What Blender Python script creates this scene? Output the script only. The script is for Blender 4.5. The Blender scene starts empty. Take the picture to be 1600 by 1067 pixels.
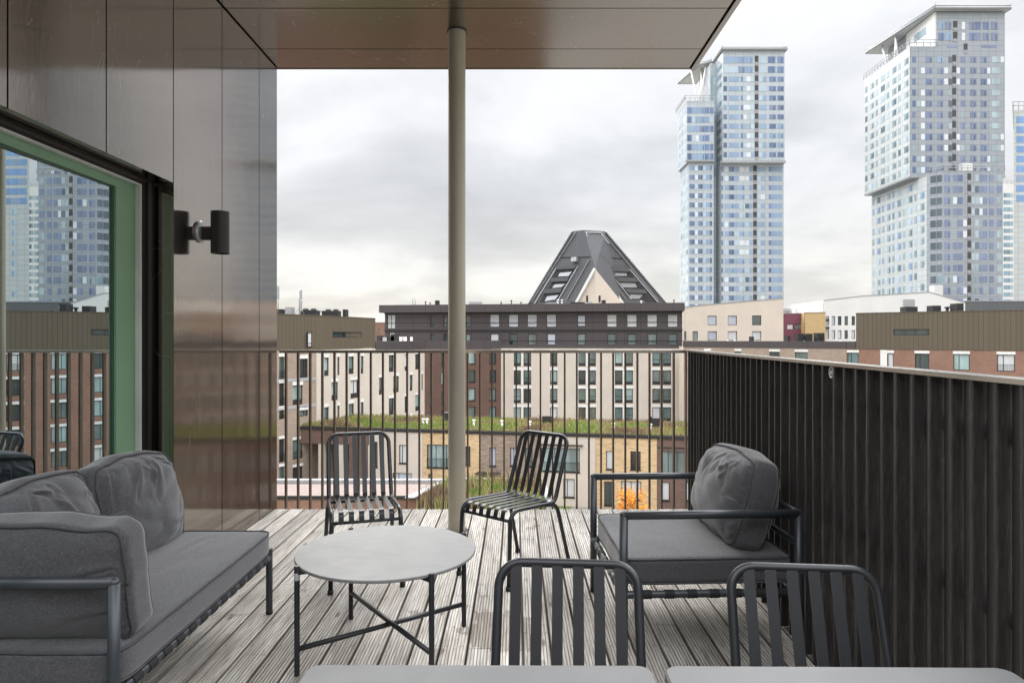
import bpy, math, random
from mathutils import Vector, noise, Matrix
R = math.radians
random.seed(7)
sc = bpy.context.scene
COL = sc.collection

# ------------------------------------------------------------------ camera
FPX, PX, PY, EYE = 1067.0, 805.0, 527.0, 1.40      # focal length and principal point in pixels of the 1600 wide photo
cam_d = bpy.data.cameras.new('camera'); cam = bpy.data.objects.new('camera', cam_d); COL.objects.link(cam)
cam.location = (0, 0, EYE); cam.rotation_euler = (R(90), 0, 0)
cam_d.sensor_width = 36; cam_d.lens = FPX/1600*36
cam_d.shift_x = -(PX-800)/1600; cam_d.shift_y = (PY-533.5)/1600
cam_d.clip_start = .05; cam_d.clip_end = 8000
sc.camera = cam

# ------------------------------------------------------------------ sky, sun, exposure
SUN_EL, SUN_AZ = 40, 338         # azimuth measured clockwise from +Y: ahead of the camera, a little to the left
w = bpy.data.worlds.new('World'); sc.world = w; w.use_nodes = True
nt = w.node_tree; nt.nodes.clear()
def N(tree, t, **k):
    n = tree.nodes.new(t)
    for a, b in k.items(): setattr(n, a, b)
    return n
def mth(tree, op, a, b=None, c=None, clamp=False):
    n = N(tree, 'ShaderNodeMath', operation=op, use_clamp=clamp)
    for i, x in enumerate((a, b, c)):
        if x is None: continue
        if isinstance(x, (int, float)): n.inputs[i].default_value = x
        else: tree.links.new(x, n.inputs[i])
    return n.outputs[0]
def ramp(tree, fac, stops, interp='LINEAR'):
    n = N(tree, 'ShaderNodeValToRGB'); n.color_ramp.interpolation = interp
    e = n.color_ramp.elements
    while len(e) < len(stops): e.new(.5)
    for el, (p, c) in zip(e, stops):
        el.position = p; el.color = (*c, 1) if len(c) == 3 else c
    tree.links.new(fac, n.inputs[0]); return n.outputs[0]
def g3(v): return (v, v, v)
sky = N(nt, 'ShaderNodeTexSky', sky_type='NISHITA'); sky.sun_disc = False
sky.sun_elevation = R(SUN_EL); sky.sun_rotation = R(SUN_AZ)
tc = N(nt, 'ShaderNodeTexCoord'); sp = N(nt, 'ShaderNodeSeparateXYZ'); nt.links.new(tc.outputs['Generated'], sp.inputs[0])
zc = mth(nt, 'MAXIMUM', sp.outputs[2], 0.0)
den = mth(nt, 'ADD', zc, .22)
cb = N(nt, 'ShaderNodeCombineXYZ')
nt.links.new(mth(nt, 'DIVIDE', sp.outputs[0], den), cb.inputs[0]); nt.links.new(mth(nt, 'DIVIDE', sp.outputs[1], den), cb.inputs[1])
cb.inputs[2].default_value = 3.7
n1 = N(nt, 'ShaderNodeTexNoise'); n1.inputs['Scale'].default_value = .95; n1.inputs['Detail'].default_value = 7; n1.inputs['Roughness'].default_value = .52; n1.inputs['Distortion'].default_value = .35
nt.links.new(cb.outputs[0], n1.inputs['Vector'])
cloud = ramp(nt, n1.outputs[0], [(.32, (.60, .608, .62)), (.44, (.715, .723, .735)), (.53, (.87, .876, .884)), (.66, (1.0, 1.0, .99))])
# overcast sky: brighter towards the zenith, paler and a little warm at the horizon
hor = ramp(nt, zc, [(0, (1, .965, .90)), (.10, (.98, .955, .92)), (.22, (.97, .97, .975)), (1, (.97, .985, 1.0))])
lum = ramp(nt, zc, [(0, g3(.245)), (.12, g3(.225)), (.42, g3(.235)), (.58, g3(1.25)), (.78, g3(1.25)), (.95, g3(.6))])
mx = N(nt, 'ShaderNodeMix', data_type='RGBA', blend_type='MULTIPLY'); mx.inputs[0].default_value = 1
nt.links.new(cloud, mx.inputs[6]); nt.links.new(hor, mx.inputs[7])
mx2 = N(nt, 'ShaderNodeMix', data_type='RGBA', blend_type='MULTIPLY'); mx2.inputs[0].default_value = 1
nt.links.new(mx.outputs[2], mx2.inputs[6]); nt.links.new(lum, mx2.inputs[7])
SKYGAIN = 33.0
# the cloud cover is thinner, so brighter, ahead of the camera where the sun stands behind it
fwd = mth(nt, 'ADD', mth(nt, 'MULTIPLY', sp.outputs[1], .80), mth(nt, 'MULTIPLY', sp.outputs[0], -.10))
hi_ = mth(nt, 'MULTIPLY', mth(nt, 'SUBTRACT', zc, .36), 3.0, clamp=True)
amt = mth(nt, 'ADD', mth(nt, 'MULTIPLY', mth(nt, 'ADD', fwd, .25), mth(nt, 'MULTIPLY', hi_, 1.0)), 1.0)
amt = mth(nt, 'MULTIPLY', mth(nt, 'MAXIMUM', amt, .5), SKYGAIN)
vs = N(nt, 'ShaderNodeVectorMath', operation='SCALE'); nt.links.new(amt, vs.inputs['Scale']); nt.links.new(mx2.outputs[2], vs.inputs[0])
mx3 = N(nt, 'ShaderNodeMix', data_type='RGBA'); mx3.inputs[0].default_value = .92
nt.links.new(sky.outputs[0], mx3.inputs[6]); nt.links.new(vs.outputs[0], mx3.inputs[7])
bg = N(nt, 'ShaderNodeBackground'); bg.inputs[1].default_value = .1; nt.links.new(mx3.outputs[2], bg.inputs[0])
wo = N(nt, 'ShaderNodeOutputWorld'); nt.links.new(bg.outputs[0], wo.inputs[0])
sd = bpy.data.lights.new('sun', 'SUN'); sd.energy = 1.5; sd.angle = R(40); sd.color = (1, .95, .88)
so = bpy.data.objects.new('sun', sd); COL.objects.link(so)
a = R(SUN_AZ); e = R(SUN_EL)
so.rotation_euler = Vector((math.sin(a)*math.cos(e), math.cos(a)*math.cos(e), math.sin(e))).to_track_quat('Z', 'Y').to_euler()
so.location = (-20, 60, 80)
sc.view_settings.view_transform = 'Standard'; sc.view_settings.look = 'None'; sc.view_settings.gamma = 1
sc.view_settings.exposure = 0.55
sc.render.engine = 'CYCLES'; sc.cycles.use_denoising = True; sc.cycles.max_bounces = 8; sc.cycles.transparent_max_bounces = 16
sc.cycles.sample_clamp_indirect = 6

# ------------------------------------------------------------------ helpers
class MB:
    """collects faces; build() links them as ONE mesh object"""
    def __init__(s): s.v = []; s.f = []; s.uv = []; s.m = []; s.sm = []; s.col = None
    def face(s, pts, uv=None, m=0, smooth=False):
        b = len(s.v); s.v += [tuple(p) for p in pts]; s.f.append(tuple(range(b, b+len(pts))))
        s.uv.append(uv or [(0, 0)]*len(pts)); s.m.append(m); s.sm.append(smooth)
    def grid(s, rows, closed_u=False, closed_v=False, m=0, smooth=True):
        b = len(s.v); nu = len(rows[0]); nv = len(rows)
        for r in rows: s.v += [tuple(p) for p in r]
        for j in range(nv if closed_v else nv-1):
            for i in range(nu if closed_u else nu-1):
                i2 = (i+1) % nu; j2 = (j+1) % nv
                s.f.append((b+j*nu+i, b+j*nu+i2, b+j2*nu+i2, b+j2*nu+i)); s.uv.append([(0, 0)]*4); s.m.append(m); s.sm.append(smooth)
    def poly(s, idx, m=0, smooth=False): s.f.append(tuple(idx)); s.uv.append([(0, 0)]*len(idx)); s.m.append(m); s.sm.append(smooth)
    def box(s, x0, x1, y0, y1, z0, z1, m=0):
        s.hexa([(x0, y0, z0), (x1, y0, z0), (x1, y1, z0), (x0, y1, z0)], [(x0, y0, z1), (x1, y0, z1), (x1, y1, z1), (x0, y1, z1)], m)
    def hexa(s, lo, hi, m=0):
        b = len(s.v); n = len(lo); s.v += [tuple(p) for p in lo] + [tuple(p) for p in hi]
        s.poly([b+i for i in range(n-1, -1, -1)], m); s.poly([b+n+i for i in range(n)], m)
        for i in range(n):
            j = (i+1) % n; s.poly([b+i, b+j, b+n+j, b+n+i], m)
            p, q = Vector(lo[i]), Vector(lo[j]); L = (q-p).length; u0 = p.x*.7+p.y*.7; z0, z1 = lo[i][2], hi[i][2]
            s.uv[-1] = [(u0, z0), (u0+L, z0), (u0+L, z1), (u0, z1)]
    def prism(s, poly, z0, z1, m=0):          # plan polygon, counter-clockwise
        s.hexa([(x, y, z0) for x, y in poly], [(x, y, z1) for x, y in poly], m)
    def tube(s, path, r, n=10, caps=True, m=0, closed=False):
        path = [Vector(p) for p in path]; rows = []; k = len(path)
        t0 = ((path[1]-path[0]) if not closed else (path[1]-path[-1])).normalized()
        ref = Vector((0, 0, 1)) if abs(t0.z) < .9 else Vector((1, 0, 0))
        u = t0.cross(ref).normalized()
        for i, p in enumerate(path):
            if closed: t = (path[(i+1) % k]-path[i-1]).normalized()
            elif i == 0: t = t0
            elif i == k-1: t = (path[-1]-path[-2]).normalized()
            else: t = ((path[i+1]-p).normalized()+(p-path[i-1]).normalized()).normalized()
            u = (u-t*u.dot(t)).normalized(); v = t.cross(u)
            rr = r[i] if isinstance(r, (list, tuple)) else r
            sc_ = 1.0
            rows.append([p+(u*math.cos(2*math.pi*j/n)+v*math.sin(2*math.pi*j/n))*rr*sc_ for j in range(n)])
        b = len(s.v); s.grid(rows, closed_u=True, closed_v=closed, m=m)
        if caps and not closed:
            s.poly([b+j for j in range(n-1, -1, -1)], m); s.poly([b+(k-1)*n+j for j in range(n)], m)
    def ribbon(s, path, side, wid, th, m=0):   # flat bar: path, constant sideways direction
        path = [Vector(p) for p in path]; side = Vector(side).normalized(); rows = []; k = len(path)
        for i, p in enumerate(path):
            t = (path[min(i+1, k-1)]-path[max(i-1, 0)]).normalized(); nn = side.cross(t).normalized()
            a_, b_ = side*wid/2, nn*th/2
            rows.append([p-a_-b_, p+a_-b_, p+a_+b_, p-a_+b_])
        b = len(s.v)
        for e_ in range(4):
            s.grid([[r[e_], r[(e_+1) % 4]] for r in rows], m=m, smooth=True)
        b = len(s.v); s.v += [tuple(q) for q in rows[0]] + [tuple(q) for q in rows[-1]]
        s.poly([b+3, b+2, b+1, b], m); s.poly([b+4, b+5, b+6, b+7], m)
    def lathe(s, prof, c, n=32, m=0, smooth=True):
        rows = [[(c[0]+r*math.cos(2*math.pi*j/n), c[1]+r*math.sin(2*math.pi*j/n), c[2]+z) for j in range(n)] for r, z in prof]
        s.grid(rows, closed_u=True, m=m, smooth=smooth)
    def build(s, name, mats, parent=None, sharp=None):
        me = bpy.data.meshes.new(name); me.from_pydata(s.v, [], s.f)
        for mm in (mats if isinstance(mats, (list, tuple)) else [mats]): me.materials.append(mm)
        me.polygons.foreach_set('material_index', s.m); me.polygons.foreach_set('use_smooth', s.sm)
        uvl = me.uv_layers.new(name='UVMap'); flat = []
        for q in s.uv:
            for c in q: flat += [c[0], c[1]]
        uvl.data.foreach_set('uv', flat)
        if s.col:
            ca = me.color_attributes.new('tint', 'FLOAT_COLOR', 'CORNER'); flat = []
            for f_, c in zip(s.f, s.col): flat += [c[0], c[1], c[2], 1]*len(f_)
            ca.data.foreach_set('color', flat)
        me.update(); me.validate()
        o = bpy.data.objects.new(name, me); COL.objects.link(o)
        if sharp: me.set_sharp_from_angle(angle=R(sharp))
        if parent is not None:
            o.parent = parent
            o.location = tuple(-x for x in ROOT.get(parent.name, (0, 0, 0)))
        return o
ROOT = {}      # world-built things: their base point, so that children can be modelled in world coordinates
def props(o, label, cat, group=None, kind=None):
    if label: o['label'] = label
    if cat: o['category'] = cat
    if group: o['group'] = group
    if kind: o['kind'] = kind
    return o
def thing(name, label, cat, loc=(0, 0, 0), rz=0, group=None, world=False):
    o = bpy.data.objects.new(name, None); COL.objects.link(o); o.location = loc; o.rotation_euler = (0, 0, rz); o.empty_display_size = .2
    if world: ROOT[o.name] = loc
    return props(o, label, cat, group)
def copy_tree(o, parent=None):
    c = o.copy(); COL.objects.link(c)
    if parent is not None: c.parent = parent
    for ch in list(o.children): copy_tree(ch, c)
    return c
def fillet(pts, rad, n=5):
    pts = [Vector(p) for p in pts]; out = [pts[0]]
    rad = rad if isinstance(rad, (list, tuple)) else [rad]*(len(pts)-2)
    for i in range(1, len(pts)-1):
        a_, p, b_ = pts[i-1], pts[i], pts[i+1]; d1 = (a_-p).normalized(); d2 = (b_-p).normalized()
        ang = d1.angle(d2); 
        if rad[i-1] <= 0 or ang > 3.1: out.append(p); continue
        L = min(rad[i-1]/math.tan(ang/2), (a_-p).length*.49, (b_-p).length*.49); r = L*math.tan(ang/2)
        c = p+(d1+d2).normalized()*(r/math.sin(ang/2)); s0 = p+d1*L-c; s1 = p+d2*L-c; th = s0.angle(s1)
        for k in range(n+1):
            t = k/n; out.append(c+(s0*math.sin((1-t)*th)+s1*math.sin(t*th))/math.sin(th))
    out.append(pts[-1]); return out

# ------------------------------------------------------------------ materials
def mat(name):
    m = bpy.data.materials.new(name); m.use_nodes = True; t = m.node_tree; t.nodes.clear()
    o = N(t, 'ShaderNodeOutputMaterial'); p = N(t, 'ShaderNodeBsdfPrincipled'); t.links.new(p.outputs[0], o.inputs[0])
    return m, t, p
def lin(r, g, b): return tuple(((c/255)/12.92 if c/255 <= .04045 else ((c/255+.055)/1.055)**2.4) for c in (r, g, b))
def noise_tex(t, vec, scale, detail=4, rough=.55, dist=0):
    n = N(t, 'ShaderNodeTexNoise'); n.inputs['Scale'].default_value = scale; n.inputs['Detail'].default_value = detail
    n.inputs['Roughness'].default_value = rough; n.inputs['Distortion'].default_value = dist
    if vec is not None: t.links.new(vec, n.inputs['Vector'])
    return n.outputs[0]
def mapping(t, src, scale=(1, 1, 1), loc=(0, 0, 0)):
    mp = N(t, 'ShaderNodeMapping'); mp.inputs['Scale'].default_value = scale; mp.inputs['Location'].default_value = loc
    t.links.new(src, mp.inputs['Vector']); return mp.outputs[0]
def mixc(t, fac, a_, b_, blend='MIX'):
    n = N(t, 'ShaderNodeMix', data_type='RGBA', blend_type=blend)
    for sock, x in ((0, fac), (6, a_), (7, b_)):
        if isinstance(x, (int, float)): n.inputs[sock].default_value = x
        elif isinstance(x, tuple): n.inputs[sock].default_value = (*x, 1)
        else: t.links.new(x, n.inputs[sock])
    return n.outputs[2]
def bump(t, p, h, strength, dist=.01):
    b = N(t, 'ShaderNodeBump'); b.inputs['Strength'].default_value = strength; b.inputs['Distance'].default_value = dist
    t.links.new(h, b.inputs['Height']); t.links.new(b.outputs[0], p.inputs['Normal'])
def simple(name, col, rough=.6, metal=0, var=.12, scale=3, spec=.5, coat=0, bmp=0):
    m, t, p = mat(name); tcn = N(t, 'ShaderNodeTexCoord')
    f = noise_tex(t, tcn.outputs['Object'], scale, 5)
    c = ramp(t, f, [(.3, tuple(x*(1-var) for x in col)), (.7, tuple(min(1, x*(1+var)) for x in col))])
    t.links.new(c, p.inputs['Base Color']); p.inputs['Roughness'].default_value = rough; p.inputs['Metallic'].default_value = metal
    p.inputs['Specular IOR Level'].default_value = spec; p.inputs['Coat Weight'].default_value = coat
    if bmp: bump(t, p, noise_tex(t, tcn.outputs['Object'], scale*30, 3), bmp, .002)
    return m
def brick(name, c1, c2, mortar, bw=.28, bh=.082, rough=.85, bias=0.0, blotch=.18, mort=.011):
    m, t, p = mat(name); uv = N(t, 'ShaderNodeUVMap')
    b = N(t, 'ShaderNodeTexBrick'); t.links.new(uv.outputs[0], b.inputs['Vector'])
    b.inputs['Scale'].default_value = 1; b.inputs['Brick Width'].default_value = bw; b.inputs['Row Height'].default_value = bh
    b.inputs['Mortar Size'].default_value = mort; b.inputs['Color1'].default_value = (*c1, 1); b.inputs['Color2'].default_value = (*c2, 1)
    b.inputs['Mortar'].default_value = (*mortar, 1); b.inputs['Bias'].default_value = bias
    f = noise_tex(t, uv.outputs[0], .35, 4); k = ramp(t, f, [(.3, g3(1-blotch)), (.7, g3(1.0))])
    t.links.new(mixc(t, 1.0, b.outputs[0], k, 'MULTIPLY'), p.inputs['Base Color']); p.inputs['Roughness'].default_value = rough
    bump(t, p, b.outputs['Fac'], -.3, .01)
    return m
def seams(name, col, pitch, rough=.5, metal=0, dark=.35, vert=True, pw=None, ph=None, line=.02):
    m, t, p = mat(name); uv = N(t, 'ShaderNodeUVMap')
    b = N(t, 'ShaderNodeTexBrick'); b.offset = 0; b.inputs['Scale'].default_value = 1
    b.inputs['Brick Width'].default_value = pw or pitch; b.inputs['Row Height'].default_value = ph or 60
    b.inputs['Mortar Size'].default_value = line; b.inputs['Mortar Smooth'].default_value = 0
    b.inputs['Color1'].default_value = (*col, 1); b.inputs['Color2'].default_value = (*[c*.92 for c in col], 1)
    b.inputs['Mortar'].default_value = (*[c*dark for c in col], 1)
    t.links.new(mapping(t, uv.outputs[0], loc=(0, 31, 0)), b.inputs['Vector'])
    t.links.new(b.outputs[0], p.inputs['Base Color']); p.inputs['Roughness'].default_value = rough; p.inputs['Metallic'].default_value = metal
    return m
def glass_pane(name, col, rough=.06, spec=.9, var=.35, scale=.7):
    m, t, p = mat(name); tcn = N(t, 'ShaderNodeTexCoord'); f = noise_tex(t, mapping(t, tcn.outputs['Object'], (1, 1, .25)), scale, 2)
    c = ramp(t, f, [(.35, tuple(x*(1-var) for x in col)), (.65, tuple(min(1, x*(1+var)) for x in col))])
    t.links.new(c, p.inputs['Base Color']); p.inputs['Roughness'].default_value = rough; p.inputs['Specular IOR Level'].default_value = spec
    return m

# brown anodised cladding: brushed, reflective, faint scratches and spots
def cladding_mat(name, col, rough):
    m, t, p = mat(name); tcn = N(t, 'ShaderNodeTexCoord'); ob = tcn.outputs['Object']
    f = noise_tex(t, mapping(t, ob, (160, 160, 1.2)), 6, 3, .6)
    big = noise_tex(t, ob, .8, 3)
    c = mixc(t, f, tuple(x*.93 for x in col), tuple(x*1.05 for x in col))
    c = mixc(t, mth(t, 'MULTIPLY', big, .35), c, tuple(x*.82 for x in col))
    sp_ = noise_tex(t, mapping(t, ob, (1, 1, .45)), 55, 2); spots = ramp(t, sp_, [(.755, g3(0)), (.80, g3(1))])
    # fine scratches: thin bands of two stretched noises
    s1 = noise_tex(t, mapping(t, ob, (1, 3.5, .9)), 3.2, 1, .5, .6)
    sc1 = mth(t, 'LESS_THAN', mth(t, 'ABSOLUTE', mth(t, 'SUBTRACT', s1, .5)), .0008)
    gate = mth(t, 'GREATER_THAN', noise_tex(t, ob, 2.3, 2), .56)
    marks = mth(t, 'MAXIMUM', spots, mth(t, 'MULTIPLY', sc1, gate))
    c = mixc(t, mth(t, 'MULTIPLY', marks, .55), c, (.62, .58, .53))
    t.links.new(c, p.inputs['Base Color']); p.inputs['Metallic'].default_value = 1
    rr = mth(t, 'ADD', mth(t, 'MULTIPLY', f, .035), rough)
    rr = mth(t, 'ADD', rr, mth(t, 'MULTIPLY', marks, .3)); t.links.new(rr, p.inputs['Roughness'])
    h = mth(t, 'ADD', noise_tex(t, ob, 1.3, 2), mth(t, 'MULTIPLY', f, .030)); bump(t, p, h, .12, .02)
    # the anodised film scatters part of the light more widely than the polished metal below
    q = N(t, 'ShaderNodeBsdfPrincipled'); t.links.new(c, q.inputs['Base Color']); q.inputs['Metallic'].default_value = 1; q.inputs['Roughness'].default_value = .34
    ms = N(t, 'ShaderNodeMixShader'); ms.inputs[0].default_value = .13; out = [n for n in t.nodes if n.type == 'OUTPUT_MATERIAL'][0]
    t.links.new(p.outputs[0], ms.inputs[1]); t.links.new(q.outputs[0], ms.inputs[2]); t.links.new(ms.outputs[0], out.inputs[0])
    return m
M = {}
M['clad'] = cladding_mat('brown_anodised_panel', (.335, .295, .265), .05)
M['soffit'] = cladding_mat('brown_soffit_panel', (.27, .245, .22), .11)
M['dark_reveal'] = simple('dark_reveal_metal', (.035, .030, .028), .35, .6)
M['win_frame'] = simple('window_frame_paint', (.030, .026, .025), .35, .3)
M['inner_frame'] = simple('inner_window_frame', (.78, .80, .74), .5)
M['gasket'] = simple('pale_gasket', (.6, .6, .58), .4)
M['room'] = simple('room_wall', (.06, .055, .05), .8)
M['post'] = simple('pillar_paint', (.40, .365, .29), .38, .25, .06, 1.2)
M['lamp'] = simple('lamp_dark_metal', (.028, .025, .024), .38, .4)
M['bar'] = simple('railing_bronze', (.115, .088, .070), .34, .55, .15, 8)
M['cap'] = simple('rail_cap_metal', (.50, .45, .41), .22, .9, .08, 3)
M['frame'] = simple('charcoal_powder_coat', (.018, .0195, .0235), .36, .15, .1, 6, .55, 0, .08)
M['frame_b'] = simple('slate_powder_coat', (.036, .042, .050), .38, .15, .1, 6, .55, 0, .08)
M['table'] = simple('grey_lacquer_top', (.25, .25, .248), .5, .0, .13, 3.5, .4, 0, .05)
M['strap'] = simple('black_webbing', (.012, .012, .014), .8)
M['strap_grey'] = simple('grey_webbing', (.10, .105, .11), .7)
M['foot'] = simple('black_foot', (.01, .01, .01), .6)
M['tape'] = simple('worn_sticker', (.42, .43, .43), .5)

def table_top():
    m = simple('grey_mineral_top', (.185, .186, .187), .5, 0, .10, 3.5, .4, 0, .05); t = m.node_tree; p = [n for n in t.nodes if n.type == 'BSDF_PRINCIPLED'][0]
    tcn = N(t, 'ShaderNodeTexCoord'); ob = tcn.outputs['Object']
    smear = noise_tex(t, mapping(t, ob, (1, 2.2, 1)), 4.5, 6, .68, 1.2); specks = noise_tex(t, ob, 160, 2)
    t.links.new(ramp(t, smear, [(.35, g3(.46)), (.62, g3(.56))]), p.inputs['Roughness'])
    base = p.inputs['Base Color'].links[0].from_socket
    c = mixc(t, ramp(t, specks, [(.68, g3(0)), (.76, g3(.25))]), base, (.27, .27, .267)); c = mixc(t, ramp(t, smear, [(.58, g3(0)), (.76, g3(.12))]), c, (.25, .25, .247))
    t.links.new(c, p.inputs['Base Color']); return m
M['table'] = table_top()
def fabric():
    m, t, p = mat('grey_fabric'); tcn = N(t, 'ShaderNodeTexCoord'); ob = tcn.outputs['Object']
    f1 = noise_tex(t, mapping(t, ob, (1, 1, 6)), 95, 3, .7); f2 = noise_tex(t, mapping(t, ob, (6, 6, 1)), 80, 3, .7)
    wv = mth(t, 'ADD', mth(t, 'MULTIPLY', f1, .5), mth(t, 'MULTIPLY', f2, .5))
    c = ramp(t, wv, [(.34, (.022, .023, .027)), (.5, (.056, .057, .065)), (.66, (.14, .14, .152))])
    big = noise_tex(t, ob, 3.5, 4); c = mixc(t, mth(t, 'MULTIPLY', big, .35), c, (.085, .082, .082))
    t.links.new(c, p.inputs['Base Color']); p.inputs['Roughness'].default_value = .92; p.inputs['Sheen Weight'].default_value = .35
    p.inputs['Sheen Roughness'].default_value = .5; p.inputs['Specular IOR Level'].default_value = .2
    bump(t, p, wv, .35, .002); return m
M['fabric'] = fabric()
M['piping'] = simple('grey_piping', (.055, .055, .06), .9, 0, .2, 40)

PITCH = .125; DX0 = -1.963
def deck_mat():
    m, t, p = mat('weathered_deck_wood'); tcn = N(t, 'ShaderNodeTexCoord'); ob = tcn.outputs['Object']
    s_ = N(t, 'ShaderNodeSeparateXYZ'); t.links.new(ob, s_.inputs[0])
    bid = mth(t, 'FLOOR', mth(t, 'DIVIDE', mth(t, 'SUBTRACT', s_.outputs[0], DX0), PITCH))
    seg = mth(t, 'FLOOR', mth(t, 'MULTIPLY', s_.outputs[1], .37))
    cmb = N(t, 'ShaderNodeCombineXYZ'); t.links.new(bid, cmb.inputs[0]); 
    wn = N(t, 'ShaderNodeTexWhiteNoise', noise_dimensions='2D'); t.links.new(cmb.outputs[0], wn.inputs['Vector'])
    off = N(t, 'ShaderNodeCombineXYZ'); t.links.new(mth(t, 'MULTIPLY', wn.outputs[0], 37.0), off.inputs[1]); t.links.new(mth(t, 'MULTIPLY', wn.outputs[0], 11.0), off.inputs[2])
    va = N(t, 'ShaderNodeVectorMath', operation='ADD'); t.links.new(ob, va.inputs[0]); t.links.new(off.outputs[0], va.inputs[1]); v = va.outputs[0]
    grain = noise_tex(t, mapping(t, v, (38, 1.3, 1)), 3.0, 6, .62, .5)
    blot = noise_tex(t, mapping(t, v, (5, 1.1, 1)), 1.6, 5, .6)
    c = ramp(t, grain, [(.28, (.15, .135, .12)), (.43, (.36, .335, .305)), (.57, (.53, .505, .468)), (.78, (.64, .62, .585))])
    c = mixc(t, ramp(t, blot, [(.46, g3(0)), (.72, g3(.6))]), c, (.27, .235, .195))
    tone = mth(t, 'ADD', mth(t, 'MULTIPLY', wn.outputs[0], .48), .74)
    tn = N(t, 'ShaderNodeCombineXYZ'); [t.links.new(tone, tn.inputs[i]) for i in range(3)]
    c = mixc(t, 1.0, c, tn.outputs[0], 'MULTIPLY')
    # dirt that has settled in the milled grooves
    fx = mth(t, 'FRACT', mth(t, 'DIVIDE', mth(t, 'SUBTRACT', s_.outputs[0], DX0+.003), PITCH))
    gv = mth(t, 'FRACT', mth(t, 'ADD', mth(t, 'MULTIPLY', fx, PITCH/((PITCH-.0105)/8)), .5))
    gd = mth(t, 'ABSOLUTE', mth(t, 'SUBTRACT', gv, .5)); gk = ramp(t, gd, [(.10, g3(.42)), (.20, g3(0))])
    c = mixc(t, gk, c, (.115, .098, .08))
    # long edges stay damp and go dark, some boards far more than others
    ew = mth(t, 'ABSOLUTE', mth(t, 'SUBTRACT', fx, .466)); wob = mth(t, 'MULTIPLY', mth(t, 'SUBTRACT', blot, .5), .34)
    ek = ramp(t, mth(t, 'ADD', ew, wob), [(.37, g3(0)), (.47, g3(.62))]); c = mixc(t, ek, c, (.16, .135, .115))
    # damp blotches and knots
    damp = noise_tex(t, mapping(t, ob, (1.3, .75, 1), (3.1, .4, 0)), 2.3, 5, .62, .4)
    rel = N(t, 'ShaderNodeVectorMath', operation='LENGTH'); t.links.new(mapping(t, ob, (3.2, 1.25, 0), (.15*3.2, -3.25*1.25, 0)), rel.inputs[0])
    near = mth(t, 'MULTIPLY', mth(t, 'SUBTRACT', 1.0, rel.outputs[1], clamp=True), .20)
    fine = noise_tex(t, mapping(t, ob, (1.6, 1, 1)), 5.5, 4, .6, .5)
    damp = mth(t, 'ADD', mth(t, 'ADD', mth(t, 'MULTIPLY', damp, .6), mth(t, 'MULTIPLY', fine, .4)), near)
    dm = ramp(t, damp, [(.61, g3(0)), (.63, g3(.8))]); c = mixc(t, dm, c, mixc(t, 1.0, c, (.50, .46, .42), 'MULTIPLY'))
    kn = N(t, 'ShaderNodeTexVoronoi'); kn.inputs['Scale'].default_value = 1.0; t.links.new(mapping(t, v, (8, 2.2, 1)), kn.inputs['Vector'])
    km = ramp(t, kn.outputs['Distance'], [(.05, g3(.8)), (.10, g3(0))]); c = mixc(t, km, c, (.10, .075, .055))
    t.links.new(c, p.inputs['Base Color']); p.inputs['Roughness'].default_value = .78
    bump(t, p, grain, .35, .003); return m
M['deck'] = deck_mat()
def fence_mat():
    m, t, p = mat('black_stained_board'); tcn = N(t, 'ShaderNodeTexCoord'); ob = tcn.outputs['Object']
    g = noise_tex(t, mapping(t, ob, (16, 16, 1.4)), 9, 5, .65, 1.0)
    c = ramp(t, g, [(.3, (.020, .018, .0175)), (.6, (.054, .049, .048)), (.85, (.115, .107, .103))])
    sp_ = ramp(t, noise_tex(t, ob, 70, 1), [(.78, g3(0)), (.82, g3(1))]); c = mixc(t, mth(t, 'MULTIPLY', sp_, .6), c, (.25, .24, .23))
    t.links.new(c, p.inputs['Base Color']); p.inputs['Roughness'].default_value = .33; p.inputs['Specular IOR Level'].default_value = .6
    bump(t, p, g, .35, .003); return m
M['fence'] = fence_mat()
def thin_glass(name, tint, lo, hi):
    m, t, p = mat(name); t.nodes.remove(p); out = [n for n in t.nodes if n.type == 'OUTPUT_MATERIAL'][0]
    tr = N(t, 'ShaderNodeBsdfTransparent'); tr.inputs[0].default_value = (*tint, 1)
    gl = N(t, 'ShaderNodeBsdfGlossy'); gl.inputs['Roughness'].default_value = .004; gl.inputs[0].default_value = (.83, .93, .96, 1)
    lw = N(t, 'ShaderNodeFresnel'); lw.inputs[0].default_value = 1.5
    f = mth(t, 'ADD', mth(t, 'MULTIPLY', lw.outputs[0], hi), lo, clamp=True)
    ms = N(t, 'ShaderNodeMixShader'); t.links.new(f, ms.inputs[0]); t.links.new(tr.outputs[0], ms.inputs[1]); t.links.new(gl.outputs[0], ms.inputs[2])
    t.links.new(ms.outputs[0], out.inputs[0]); return m
M['door_glass'] = thin_glass('green_door_glass', (.50, .78, .58), .56, 1.3)
M['leaf_paint'] = simple('green_door_paint', (.17, .30, .18), .45, 0, .04)
M['leaf_shade'] = simple('green_door_shade', (.045, .085, .055), .5, 0, .04)  # darker green: shade on the leaf's inward step, put into the colour

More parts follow.
